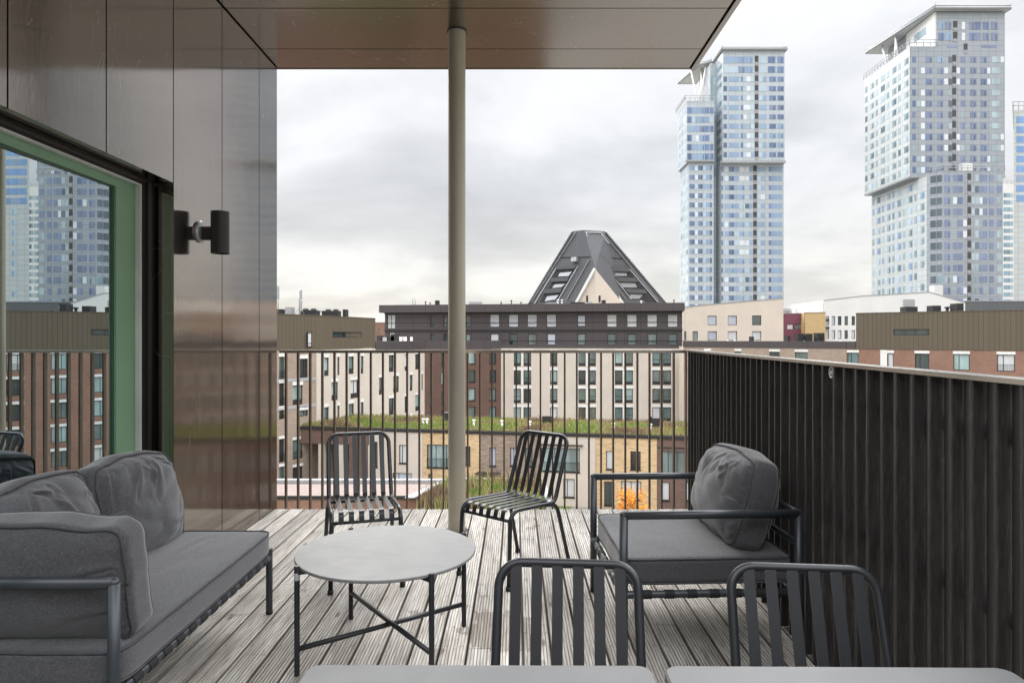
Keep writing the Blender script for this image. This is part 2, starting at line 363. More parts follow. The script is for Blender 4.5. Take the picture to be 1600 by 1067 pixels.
# town materials
M['cream'] = brick('cream_brick', (.62, .55, .48), (.58, .515, .445), (.56, .50, .435), .30, .085, blotch=.10)
M['cream2'] = brick('pale_cream_brick', (.62, .55, .48), (.56, .495, .43), (.56, .49, .42), .30, .085, blotch=.10)
M['dkbrick'] = brick('dark_red_brick', (.17, .088, .062), (.115, .064, .050), (.14, .095, .075), .30, .085)
M['dkbrick2'] = brick('dark_brown_brick', (.20, .115, .085), (.13, .078, .066), (.14, .10, .085), .34, .10)
M['greybrick'] = brick('grey_brown_brick', (.36, .275, .21), (.22, .165, .13), (.30, .25, .20), .55, .12)
M['beigebrick'] = brick('beige_brick', (.40, .31, .245), (.30, .225, .18), (.36, .29, .235), .34, .09)
M['yelbrick'] = brick('yellow_brick', (.66, .475, .27), (.30, .20, .12), (.56, .42, .26), .62, .115, bias=-.45)
M['redbrick'] = brick('red_brick', (.30, .155, .105), (.225, .112, .080), (.27, .19, .15), .30, .085)
M['redbrick2'] = brick('orange_red_brick', (.29, .145, .095), (.20, .095, .065), (.30, .20, .15), .26, .08)
M['brownclad'] = seams('brown_seamed_metal', (.112, .088, .060), .52, .5, .0, .45, line=.025)
M['darkclad'] = seams('dark_grey_panel', (.078, .066, .070), 3.1, .42, .15, .45, pw=2.6, ph=60, line=.03)
M['darktrim'] = simple('black_trim', (.018, .017, .018), .5)
M['coping'] = simple('pale_metal_coping', (.34, .35, .37), .35, .3)
M['lintel'] = simple('white_concrete', (.70, .69, .67), .7)
M['slabband'] = simple('grey_concrete_band', (.36, .36, .37), .8)
M['wframe'] = simple('dark_window_frame', (.022, .021, .023), .45)
M['wframe_w'] = simple('white_window_frame', (.70, .70, .70), .5)
PANES = [glass_pane('teal_pane', (.10, .165, .165)), glass_pane('pale_teal_pane', (.25, .34, .34)), glass_pane('dark_pane', (.035, .05, .05)),
         glass_pane('grey_green_pane', (.12, .155, .145)), glass_pane('blind_pane', (.55, .56, .57), .3, .5, .06), glass_pane('sky_pane', (.42, .45, .52), .05, .9, .1)]
M['roof'] = simple('roof_felt', (.10, .095, .09), .9, 0, .25, 1)
M['gravel'] = simple('pink_gravel_roof', (.20, .155, .14), .9, 0, .25, 8, .3)
M['equip'] = simple('roof_plant_dark', (.035, .034, .036), .55, .3)
M['galv'] = simple('galvanised_steel', (.45, .46, .47), .4, .6)
M['white'] = simple('white_render', (.66, .65, .635), .7, 0, .05, .3)
M['beige'] = simple('beige_render', (.60, .525, .45), .8, 0, .06, .3)
M['maroon'] = simple('maroon_render', (.16, .050, .075), .7)
M['ochre'] = simple('ochre_render', (.48, .34, .17), .7)
M['slate'] = seams('slate_metal_roof', (.098, .100, .108), .9, .55, .0, .75, line=.03)
M['slate_trim'] = simple('pale_roof_trim', (.55, .57, .61), .4, .3)
M['twall'] = seams('pale_glass_panel', (.46, .50, .53), 1, .22, 0, .62, pw=2.45, ph=1.55, line=.05)
M['twall_g'] = seams('grey_glass_panel', (.33, .355, .385), 1, .22, 0, .62, pw=2.2, ph=1.55, line=.05)
M['twall_w'] = seams('white_and_sunlit_glass_panel', (.55, .575, .575), 1, .22, 0, .66, pw=2.4, ph=1.55, line=.06)  # also holds the sunlit tone of the taller tower's left side
TW = {'b': glass_pane('tower_blue_glass', (.27, .36, .49), .07, .7, .10, .2), 'd': glass_pane('tower_deep_blue_glass', (.15, .20, .33), .07, .7, .3, .3),  # blue tints put the sky's reflection into the base colour
      'v': glass_pane('tower_violet_glass', (.20, .235, .35), .07, .7, .2, .3), 'p': glass_pane('tower_pale_glass', (.44, .53, .60), .07, .7, .08, .2),
      'g': glass_pane('tower_green_grey_glass', (.33, .40, .43), .07, .7, .25, .3), 'w': simple('tower_white_panel', (.63, .66, .685), .3),
      'k': glass_pane('tower_dark_glass', (.11, .14, .165), .07, .7, .3, .3), 't': glass_pane('tower_teal_glass', (.20, .29, .34), .07, .7, .3, .3), 's': glass_pane('tower_sky_glass', (.22, .36, .62), .07, .7, .12, .3)}
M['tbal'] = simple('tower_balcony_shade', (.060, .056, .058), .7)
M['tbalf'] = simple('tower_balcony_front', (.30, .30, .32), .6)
M['tsteel'] = simple('tower_canopy_underside', (.50, .50, .50), .6, 0, .06, .2)
M['tedge'] = simple('tower_roof_edge', (.32, .33, .34), .5)
def ground_mat():
    m, t, p = mat('courtyard_ground'); tcn = N(t, 'ShaderNodeTexCoord'); f = noise_tex(t, tcn.outputs['Object'], .09, 3)
    g = noise_tex(t, tcn.outputs['Object'], 2.0, 4); lawn = ramp(t, g, [(.3, (.07, .095, .03)), (.7, (.14, .165, .05))]); pave = ramp(t, g, [(.3, (.16, .15, .14)), (.7, (.23, .22, .205))])
    t.links.new(mixc(t, ramp(t, f, [(.57, g3(0)), (.59, g3(1))]), pave, lawn), p.inputs['Base Color']); p.inputs['Roughness'].default_value = .9; return m
M['ground'] = ground_mat()
M['bark'] = simple('shrub_bark', (.07, .05, .035), .9)

def tint_mat(name, rough=.8):
    m, t, p = mat(name); at = N(t, 'ShaderNodeAttribute', attribute_name='tint'); t.links.new(at.outputs['Color'], p.inputs['Base Color'])
    p.inputs['Roughness'].default_value = rough; p.inputs['Specular IOR Level'].default_value = .2; return m
M['leaf'] = tint_mat('leaf'); M['grass'] = tint_mat('grass_blade')

# ------------------------------------------------------------------ facades
class Fac:
    """a vertical facade plane through two plan points, left to right as seen from the terrace"""
    def __init__(s, P0, P1):
        s.p = Vector((P0[0], P0[1])); q = Vector((P1[0], P1[1])); s.L = (q-s.p).length; s.d = (q-s.p)/s.L; s.n = Vector((s.d.y, -s.d.x))
    def pt(s, u, z, off=0):
        q = s.p+s.d*u+s.n*off; return Vector((q.x, q.y, z))
    def u(s, px):
        t = (px-PX)/FPX   # point on plane with X = t*Y
        return (t*s.p.y-s.p.x)/(s.d.x-t*s.d.y)
    def z(s, px, py):
        y = s.p.y+s.d.y*s.u(px); return EYE-(py-PY)/FPX*y
    def rect(s, x0, x1, y0, y1):
        xm = (x0+x1)/2; return (s.u(x0), s.u(x1), s.z(xm, y1), s.z(xm, y0))
    def box(s, mb, u0, u1, z0, z1, o0, o1, m=0):      # o1 is the outer face
        a_ = [s.pt(u0, z0, o1), s.pt(u1, z0, o1), s.pt(u1, z0, o0), s.pt(u0, z0, o0)]
        b_ = [s.pt(u0, z1, o1), s.pt(u1, z1, o1), s.pt(u1, z1, o0), s.pt(u0, z1, o0)]
        k = len(mb.uv); mb.hexa(a_, b_, m); mb.uv[k+2] = [(u0, z0), (u1, z0), (u1, z1), (u0, z1)]
    def skin(s, mb, u0, u1, z0, z1, rects, depth=.22, m=0):
        rects = [r for r in rects if r[0] > u0+.01 and r[1] < u1-.01 and r[2] > z0+.01 and r[3] < z1-.01]
        us = sorted({u0, u1, *[r[0] for r in rects], *[r[1] for r in rects]}); zs = sorted({z0, z1, *[r[2] for r in rects], *[r[3] for r in rects]})
        for i in range(len(us)-1):
            run = None
            for j in range(len(zs)-1):
                uc = (us[i]+us[i+1])/2; zc_ = (zs[j]+zs[j+1])/2
                hole = any(r[0] < uc < r[1] and r[2] < zc_ < r[3] for r in rects)
                if not hole: run = (run[0], zs[j+1]) if run else (zs[j], zs[j+1])
                if (hole or j == len(zs)-2) and run:
                    A, B = run; mb.face([s.pt(us[i], A), s.pt(us[i+1], A), s.pt(us[i+1], B), s.pt(us[i], B)], [(us[i], A), (us[i+1], A), (us[i+1], B), (us[i], B)], m); run = None
        for r in rects:
            a_, b_, c, d = r; q = [(a_, c), (b_, c), (b_, d), (a_, d)]
            for k in range(4):
                (x0, y0), (x1, y1) = q[k], q[(k+1) % 4]
                mb.face([s.pt(x0, y0), s.pt(x0, y0, -depth), s.pt(x1, y1, -depth), s.pt(x1, y1)], [(x0, y0), (x0+depth, y0), (x1+depth, y1), (x1, y1)], m)
    def core(s, mb, u0, u1, z0, z1, depth, m=0, gap=.24):
        P = [s.pt(u0, 0, -gap), s.pt(u1, 0, -gap), s.pt(u1, 0, -depth), s.pt(u0, 0, -depth)]; mb.prism([(p.x, p.y) for p in P], z0, z1, m)
def window(f, r, root, pane, frame='wframe', fw=.09, spandrel=0, mull=None, trans=None, lintel=0, depth=.16, sill=False, rail=False):
    u0, u1, z0, z1 = r; mb = MB(); o0, o1 = -depth-.04, -depth+.05
    f.box(mb, u0, u0+fw, z0, z1, o0, o1); f.box(mb, u1-fw, u1, z0, z1, o0, o1)
    zb = z0+fw+spandrel
    f.box(mb, u0+fw, u1-fw, z0, zb, o0, o1); f.box(mb, u0+fw, u1-fw, z1-fw, z1, o0, o1)
    for q in (mull or []): uu = u0+(u1-u0)*q; f.box(mb, uu-fw*.4, uu+fw*.4, zb, z1-fw, o0, o1-.01)
    for q in (trans or []): zz = zb+(z1-zb)*q; f.box(mb, u0+fw, u1-fw, zz-fw*.35, zz+fw*.35, o0, o1-.013)
    if rail:
        zz = z0+(z1-z0)*.38; f.box(mb, u0, u1, zz, zz+.05, .02, .06)
        k = int((u1-u0)/.16)
        for i in range(k+1): uu = u0+.02+(u1-u0-.04)*i/max(k, 1); f.box(mb, uu-.012, uu+.012, z0+.05, zz, .03, .05)
    o = mb.build('window', M[frame], root)
    g = MB(); f.box(g, u0+fw, u1-fw, zb, z1-fw, -depth-.03, -depth-.005); g.build('pane', pane, o)
    o.children[0].location = (0, 0, 0)
    if lintel:
        l = MB(); f.box(l, u0-.05, u1+.05, z1, z1+lintel, -.05, .03); c = l.build('lintel', M['lintel'], o); c.location = (0, 0, 0)
    if sill:
        l = MB(); f.box(l, u0-.05, u1+.05, z0-.08, z0, -.1, .06); c = l.build('sill', M['wframe'], o); c.location = (0, 0, 0)
    return o
def pick(weights): return random.choices(PANES, weights)[0]
def rooftop_unit(root, name, x, y, z, sx, sy, sz, m='equip', legs=True, fans=0):
    mb = MB(); zb = z+(.12 if legs else 0)
    mb.box(x-sx/2, x+sx/2, y-sy/2, y+sy/2, zb, zb+sz)
    if legs:
        for i in (-1, 1): mb.box(x+i*sx*.35-.05, x+i*sx*.35+.05, y-sy*.4, y+sy*.4, z, zb)
    for i in range(fans):
        xx = x-sx/2+sx*(i+.5)/fans; mb.lathe([(.0, sz+.22), (min(sx/fans, sy)*.35, sz+.22), (min(sx/fans, sy)*.38, sz)], (xx, y, zb), 14)
    return mb.build(name, M[m], root)
def vent_pipe(root, x, y, z, h, r=.09, m='galv', name='vent_pipe', cap=True):
    mb = MB(); mb.lathe([(r, 0), (r, h*.8), (r*1.0, h*.8)], (x, y, z), 10)
    if cap: mb.lathe([(r*1.7, h*.78), (r*1.7, h*.95), (0, h)], (x, y, z), 10)
    return mb.build(name, M[m], root)
# ------------------------------------------------------------------ the terrace
WX = -1.963                                    # cladding plane of the own building on the left
DECK_END = 5.574; SOF = 3.62
# deck: ribbed boards running away from the camera
mb = MB(); nb = int((1.47-DX0)/PITCH)+1; rnd = random.Random(3)
def board_profile(x0, z):
    wd = PITCH-.0105; prof = [(x0, z-.028), (x0, z-.002), (x0+.002, z)]; ng = 8; gp = wd/ng
    for i in range(1, ng):
        xg = x0+i*gp; prof += [(xg-.0026, z), (xg-.0014, z-.0050), (xg+.0014, z-.0050), (xg+.0026, z)]
    prof += [(x0+wd-.002, z), (x0+wd, z-.002), (x0+wd, z-.028)]; return prof
for i in range(nb):
    x0 = DX0+.003+i*PITCH; cuts = [-3.6]; y = -3.6+rnd.uniform(.4, 2.4)
    while y < DECK_END-.5: cuts.append(y); y += rnd.choice([1.5, 2.1, 3.0])
    cuts.append(DECK_END+rnd.uniform(-.004, .004))
    for a_, b_ in zip(cuts, cuts[1:]):
        z = rnd.uniform(-.0015, .0012); pr = board_profile(x0, z); dx = rnd.uniform(-.001, .001)
        r0 = [(x+dx, a_+.002, zz) for x, zz in pr]; r1 = [(x-dx, b_-.002, zz) for x, zz in pr]
        mb.grid([r1, r0], smooth=False); b0 = len(mb.v); mb.v += r0+r1; n = len(pr)
        mb.poly([b0+k for k in range(n)]); mb.poly([b0+n+k for k in range(n-1, -1, -1)])
for i in range(nb):
    for j in range(15):
        for q in (.022, .094):
            x = DX0+.003+i*PITCH+q+rnd.uniform(-.003, .003); y = -2.9+j*.6+rnd.uniform(-.006, .006)
            mb.face([(x+.0036*math.cos(t*math.pi/4), y+.0036*math.sin(t*math.pi/4), .0021) for t in range(8)], m=1)
props(mb.build('deck', [M['deck'], M['darktrim']]), None, None, kind='structure')
mb = MB(); mb.box(DX0-.2, 1.50, -3.7, 5.60, -.42, -.05)
props(mb.build('deck_slab', M['dark_reveal']), None, None, kind='structure')

# own wall on the left with the big window
wall = thing('terrace_wall', 'brown metal clad house wall with large green tinted window beside the sofa', 'wall', (WX, 2.5, 0), world=True)
seam = [2.00, 2.641, 3.278, 3.922, 4.573, 5.236, 5.616]
WB = 2.286; JY = 3.922; WIN0 = -1.3
mb = MB(); g_ = .0045; th = .022
ys = [-3.6, -2.9, -2.2, -1.3, -.65, 0.03, .70, 1.35]+seam
for a_, b_ in zip(ys, ys[1:]):
    z0 = WB if (b_ <= JY+.01 and a_ >= WIN0-.01) else -.04
    mb.box(WX-th, WX, a_+g_, b_-g_, z0, SOF-.012)
mb.box(WX-.30, WX-.003, 5.616-.004, 5.616+.018, -.04, SOF+.2)           # end return of the cladding
clad = mb.build('cladding', M['clad'], wall)
mb = MB()
mb.box(WX-.30, WX-.03, JY+.03, 5.61, -.04, SOF); mb.box(WX-.30, WX-.03, -3.6, JY+.03, WB+.03, SOF); mb.box(WX-.30, WX-.03, -3.6, WIN0, -.04, WB+.03)
mb.build('wall_core', M['dark_reveal'], wall)
mb = MB()   # reveals round the window
mb.box(WX-.15, WX-.0225, JY+.002, JY+.028, -.04, WB); mb.box(WX-.15, WX-.024, WIN0, JY, WB+.003, WB+.028)
mb.build('window_reveal', M['clad'], wall)
FXo = WX-.125; GE = 3.803; GT = 2.252
mb = MB()
mb.box(FXo-.06, FXo, GE+.009, JY+.001, -.02, WB+.002)
mb.box(FXo-.06, FXo, WIN0, GE+.009, GT+.001, WB+.002); mb.box(FXo-.06, FXo, WIN0, GE+.009, -.02, .06); mb.box(FXo-.06, FXo, WIN0, WIN0+.1, .06, GT)
mb.box(FXo-.001, FXo+.014, WIN0, GE, GT+.012, GT+.022); mb.box(FXo-.001, FXo+.018, 3.855, 3.88, .0, 2.275)
win = mb.build('window', M['win_frame'], wall)
mb = MB(); mb.box(FXo-.03, FXo+.003, GE, GE+.0085, .061, GT); mb.box(FXo-.03, FXo+.003, WIN0+.1, GE, GT-.007, GT)
mb.build('gasket', M['gasket'], win)
lf = MB(); LX = FXo-.028
lf.box(LX-.055, LX, 3.622, GE, .061, GT-.0075); lf.box(LX-.055, LX, WIN0+.1, 3.622, GT-.052, GT-.0075); lf.box(LX-.055, LX, WIN0+.1, 3.622, .061, .14)
lf = lf.build('door_leaf', M['leaf_paint'], win); lf['label'] = 'green painted frame of the sliding window leaf'
mb = MB(); mb.box(LX-.047, LX-.012, 3.614, 3.6215, .14, GT-.053); mb.box(LX-.047, LX-.012, WIN0+.1, 3.614, GT-.058, GT-.0525); mb.build('shaded_return', M['leaf_shade'], lf)  # dark strips paint the shade of the leaf's inward step
mb = MB(); gx = lambda y: LX-.020-(3.6135-y)*math.tan(R(.75)); z0, z1 = .14, GT-.0585      # the pane stands very slightly out of line
lo = [(gx(1.0)-.006, 1.0, z0), (gx(1.0), 1.0, z0), (gx(3.6135), 3.6135, z0), (gx(3.6135)-.006, 3.6135, z0)]; mb.hexa(lo, [(x, y, z1) for x, y, z in lo]); mb.build('pane', M['door_glass'], lf)
mb = MB(); mb.box(LX-.045, LX-.039, WIN0+.1, .93, z0, z1); mb.build('pane', M['door_glass'], lf)
mb = MB(); mb.box(LX-.055, LX-.002, .93, .999, z0, z1); mb.build('mullion', M['leaf_paint'], lf)
mb = MB(); mb.box(FXo-.26, FXo-.165, WIN0+.1, 3.60, 2.03, 2.165)
for k in range(3):
    y = 1.2+k*.95; mb.box(FXo-.17, FXo-.1505, y, y+.05, 2.08, 2.15)
mb.build('blind_box', M['gasket'], win)
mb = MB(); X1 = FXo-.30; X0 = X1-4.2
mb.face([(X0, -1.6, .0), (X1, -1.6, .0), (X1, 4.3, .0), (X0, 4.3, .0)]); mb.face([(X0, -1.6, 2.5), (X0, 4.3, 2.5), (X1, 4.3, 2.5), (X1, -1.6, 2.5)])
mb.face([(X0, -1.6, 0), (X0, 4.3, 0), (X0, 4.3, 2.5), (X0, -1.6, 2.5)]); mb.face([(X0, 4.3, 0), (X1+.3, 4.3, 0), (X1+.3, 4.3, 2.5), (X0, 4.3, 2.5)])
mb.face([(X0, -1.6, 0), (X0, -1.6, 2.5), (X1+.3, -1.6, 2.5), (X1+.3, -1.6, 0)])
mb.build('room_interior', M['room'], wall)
# unseen rear wall of the house, added behind the camera to block light
mb = MB()
for k in range(5): mb.box(WX+k*.70+.0045, min(WX+(k+1)*.70, 1.5)-.0045, -3.64, -3.615, -.04, SOF-.012)
mb.build('rear_cladding', M['clad'], wall)
mb = MB(); mb.box(WX-.3, 1.52, -3.9, -3.642, -.04, SOF+.3); mb.build('rear_wall', M['dark_reveal'], wall)

# canopy
can = thing('canopy', 'brown metal canopy roof overhanging the deck on one pillar', 'canopy', (-.2, 2.0, SOF), world=True)
CR = 1.47; CF = 5.645
mb = MB(); CB = 1.35                                      # back edge of the canopy: the near part of the deck lies open to the sky
sy = [1.35, 2.00, 2.641, 3.295, 3.955, 4.612, 5.264, CF]
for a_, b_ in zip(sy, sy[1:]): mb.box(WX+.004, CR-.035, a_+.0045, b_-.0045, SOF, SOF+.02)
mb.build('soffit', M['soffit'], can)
mb = MB(); mb.box(WX-.3, CR-.022, CB, CF-.004, SOF+.022, SOF+.34); mb.build('roof_slab', M['dark_reveal'], can)
mb = MB(); mb.box(CR-.020, CR+.016, CB, CF+.012, SOF-.012, SOF+.36); mb.box(WX-.31, CR-.021, CF-.002, CF+.012, SOF-.004, SOF+.36)
mb.build('fascia', M['soffit'], can)

# pillar
PXc, PYc, PR = -.424, 4.963, .0625
pil = thing('support_pillar', 'tall khaki painted round steel pillar standing on the deck and holding the canopy', 'pillar', (PXc, PYc, 0))
mb = MB(); mb.lathe([(PR, 0), (PR, SOF-.002)], (0, 0, 0), 40); mb.build('shaft', M['post'], pil)
mb = MB(); mb.lathe([(PR+.001, .0), (PR+.018, .004), (PR+.018, -.001)], (0, 0, 0.002), 40); mb.build('base_collar', M['dark_reveal'], pil)
mb = MB(); mb.lathe([(PR+.001, -.006), (PR+.012, -.006), (PR+.012, -.001)], (0, 0, SOF), 40); mb.build('top_collar', M['darktrim'], pil)

# wall lamp
LY, LZ = 4.249, 2.05
lamp = thing('wall_lamp', 'dark cylindrical up and down lamp mounted on brown metal wall', 'lamp', (WX, LY, LZ))
def xlathe(mb, prof, y, z, n=24):
    rows = [[(x, y+r*math.cos(2*math.pi*j/n), z+r*math.sin(2*math.pi*j/n)) for j in range(n)] for r, x in prof]; mb.grid(rows, closed_u=True)
mb = MB(); xlathe(mb, [(0.0, .020), (.062, .018), (.068, .012), (.068, .001)], 0, .005); mb.build('mount', M['galv'], lamp, 40)
mb = MB(); mb.box(.019, .078, -.022, .022, -.045, .035); mb.build('arm', M['lamp'], lamp)
mb = MB(); mb.lathe([(.046, -.118), (.052, -.130), (.055, -.130), (.055, .130), (.052, .130), (.046, .118), (0, .115)], (.127, 0, 0), 36); mb.lathe([(.046, -.118), (0, -.116)], (.127, 0, 0), 36)
mb.build('shade', M['lamp'], lamp, 40)

# front railing
RY, RH = 5.655, 1.294; RX0, RX1 = -1.925, 1.43
rail = thing('balcony_railing', 'bronze metal bar railing across the far end of the deck', 'railing', (-.25, RY, 0))
ox = -.25
mb = MB(); mb.box(RX0-.02-ox, RX1+.02-ox, -.028, .028, RH-.024, RH); mb.build('top_rail', M['cap'], rail)
mb = MB(); mb.box(RX0-ox, RX1-ox, -.018, .018, -.22, -.205); mb.build('bottom_rail', M['bar'], rail)
k = 0; x = (447-PX)/FPX*RY; bars = []
while x < RX1:
    if k == 0:
        mb = MB(); mb.box(-.0065, .0065, -.018, .018, -.205, RH-.024); b_ = mb.build('bar', M['bar'], rail)
        b0 = b_
    else:
        b_ = b0.copy(); COL.objects.link(b_); b_.parent = rail
    b_.location = (x-ox, 0, 0); x += .1003; k += 1

# slatted fence on the right
FB = lambda y: 1.185+.042*y
fen = thing('board_fence', 'black stained vertical board fence with metal cap along right side', 'fence', (FB(3), 3, 0), world=True)
fd = Vector((.042, 1)).normalized(); fn = Vector((-fd.y, fd.x)); o_ = Vector((FB(-1.5), -1.5)); L = 7.14/fd.y
def fp(s_, o, z): q = o_+fd*s_+fn*o; return (q.x, q.y, z)
boards = []; s_ = 0; rnd = random.Random(11); k = 0
while s_+.093 < L:
    a_ = s_+.0022+rnd.uniform(-.001, .001); b_ = s_+.0905; t1 = .029+rnd.uniform(-.004, .004); t0 = .0005+rnd.uniform(-.002, .003); k += 1
    def prof(z): return [fp(a_, -.020, z), fp(b_, -.016, z), fp(b_, t0-.003, z), fp(b_-.010, t0+.001, z), fp(a_+.013, t1-.0006, z), fp(a_+.0035, t1, z), fp(a_, t1-.0035, z)]
    mb = MB(); mb.hexa(prof(-.25), prof(1.283)); boards.append(mb); s_ += .0983
for mb in boards: mb.build('board', M['fence'], fen)
mb = MB()
lo = [fp(0, .034, 1.285), fp(0, -.035, 1.285), fp(L+.01, -.035, 1.285), fp(L+.01, .034, 1.285)]
mb.hexa(lo, [(x, y, 1.2985) for x, y, z in lo]); mb.build('cap', M['cap'], fen)
mb = MB()
lo = [fp(0, -.0205, -.24), fp(0, -.026, -.24), fp(L, -.026, -.24), fp(L, -.0205, -.24)]
for zz in (.15, .65, 1.12):
    lo = [fp(0, -.021, zz), fp(0, -.055, zz), fp(L, -.055, zz), fp(L, -.021, zz)]; mb.hexa(lo, [(x, y, z+.045) for x, y, z in lo])
mb.build('batten', M['fence'], fen)
# small round fitting under the cap
s1 = (2.76+1.5)/fd.y; c = Vector(fp(s1, .016, 1.258)); u_ = Vector((fd.x, fd.y, 0)); v_ = Vector((0, 0, 1)); n_ = Vector((fn.x, fn.y, 0))
mb = MB(); mb.tube([c+n_*.004+(u_*math.cos(t)+v_*math.sin(t))*.021 for t in [2*math.pi*i/24 for i in range(24)]], .0055, 8, closed=True)
mb.tube([c-n_*.01, c+n_*.008], .010, 14); mb.build('round_fitting', M['galv'], fen)
# ------------------------------------------------------------------ furniture
def make_chair(label, group='slatted metal chairs on the deck'):
    root = thing('slatted_chair', label, 'chair', group=group)
    W = .188; r = .0125; zs = .432
    side = lambda s: [(s*(W+.008), -.262, .012), (s*W, -.238, zs), (s*W, .165, zs-.022), (s*W*.985, .305, .79)]
    pl, pr = side(-1), side(1)
    path = fillet(pl+pr[::-1], [.07, .055, .062, .062, .055, .07], 7)
    mb = MB(); mb.tube(path, r, 12); mb.build('frame', M['frame'], root)
    for s in (-1, 1):
        mb = MB(); mb.tube(fillet([(s*W, .06, zs-.018), (s*(W+.004), .175, zs-.035), (s*(W+.022), .285, .012)], .07, 6), r, 12); lg = mb.build('rear_leg', M['frame'], root)
        f_ = MB(); f_.lathe([(0, 0), (.0155, 0), (.0165, .012), (.0155, .022), (.0128, .024)], (s*(W+.022), .285, .0), 14); f_.build('foot', M['foot'], lg)
        f_ = MB(); f_.lathe([(0, 0), (.0155, 0), (.0165, .012), (.0155, .022), (.0128, .024)], (s*(W+.008), -.262, .0), 14); f_.build('foot', M['foot'], root)
    mb = MB(); mb.tube([(-W, -.2415, zs-.055), (W, -.2415, zs-.055)], .009, 10); mb.build('crossbar', M['frame'], root)
    mb = MB(); mb.tube([(-W, .155, zs-.030), (W, .155, zs-.030)], .009, 10); mb.build('crossbar', M['frame'], root)
    for i in range(6):
        x = (i-2.5)*.0553
        p = [(x, -.2535, zs-.060), (x, -.240, zs+.004), (x, .168, zs-.012), (x, .290, .772), (x, .2985, .7955)]
        mb = MB(); mb.ribbon(fillet(p, [.035, .045, .01], 6), (1, 0, 0), .0285, .0042); mb.build('slat', M['frame'], root)
    return root
ch0 = make_chair('black slatted chair left of the pillar, facing the round table')
ch0.location = (-.90, 4.035, 0); ch0.rotation_euler.z = R(17.5)
for loc, rz, lab in (((-.012, 4.10, 0), -41, 'black slatted chair turned sideways just right of the pillar'),
                     ((.118, 1.540, 0), -4.6, 'black slatted chair seen from the front between round table and armchair, behind left grey table'),
                     ((.727, 1.503, 0), -5.7, 'black slatted chair closest to the dark board fence, behind right grey table')):
    c = copy_tree(ch0); c.location = loc; c.rotation_euler.z = R(rz); c['label'] = lab

# square tables in the foreground
def rrect(x0, x1, y0, y1, r, n=6):
    P = []
    for cx, cy, a0 in ((x1-r, y1-r, 0), (x0+r, y1-r, 90), (x0+r, y0+r, 180), (x1-r, y0+r, 270)):
        for k in range(n+1): t = R(a0+90*k/n); P.append((cx+r*math.cos(t), cy+r*math.sin(t)))
    return P
def make_table(label):
    root = thing('square_table', label, 'table', group='square grey tables nearest the camera')
    h = .345; mb = MB(); P = rrect(-h, h, -h, h, .03); Q = rrect(-h+.004, h-.004, -h+.004, h-.004, .027)
    mb.hexa([(x, y, .722) for x, y in P], [(x, y, .736) for x, y in P]); mb.hexa([(x, y, .7361) for x, y in P], [(x, y, .740) for x, y in Q])
    mb.build('tabletop', M['table'], root)
    for sx in (-1, 1):
        for sy_ in (-1, 1):
            mb = MB(); mb.tube([(sx*.29, sy_*.29, .72), (sx*.31, sy_*.31, .0)], .0125, 12); mb.build('leg', M['frame'], root)
    for sx in (-1, 1): mb = MB(); mb.box(-.29, .29, sx*.29-.012, sx*.29+.012, .697, .7215); mb.build('apron', M['frame'], root)
    return root
t0 = make_table('grey square table left of the gap between the two foreground tables')
t0.location = (-.074, 1.035, 0); t0.rotation_euler.z = R(-.3)
t1 = copy_tree(t0); t1.location = (.637, 1.028, 0); t1.rotation_euler.z = R(-.7); t1['label'] = 'grey square table right of the gap between the two foreground tables'

# round coffee table
ct = thing('coffee_table', 'low round grey coffee table with four dark legs and crossed bars', 'table', (-.577, 3.073, 0))
mb = MB(); TR = .397; mb.lathe([(0, .433), (TR-.004, .433), (TR, .436), (TR, .4445), (TR-.0025, .447), (0, .447)], (0, 0, 0), 96, smooth=True); mb.build('tabletop', M['table'], ct, 30)
legs = [(-.328, -.241), (.241, -.328), (.328, .241), (-.241, .328)]
lo_ = []
for i, (x, y) in enumerate(legs):
    mb = MB(); mb.lathe([(0, 0), (.0115, 0), (.0115, .450), (.0095, .4535), (0, .4535)], (x, y, 0), 16); l = mb.build('leg', M['frame'], ct, 40); lo_.append(l)
    q = Vector((x, y)).normalized(); mb = MB(); p = Vector((x, y)); t = Vector((-q.y, q.x))
    pts = [p+t*.012, p-t*.012, p-q*.05-t*.022, p-q*.05+t*.022]; mb.hexa([(a.x, a.y, .418) for a in pts], [(a.x, a.y, .4325) for a in pts]); mb.build('bracket', M['frame'], ct)
mb = MB(); mb.lathe([(.0121, .395), (.0121, .425)], (legs[0][0], legs[0][1], 0), 16); mb.build('sticker', M['tape'], lo_[0])
for (i, j, z) in ((0, 2, .108), (1, 3, .131)):
    mb = MB(); mb.tube([(*legs[i], z), (*legs[j], z)], .0112, 12); mb.build('crossbar', M['frame'], ct)

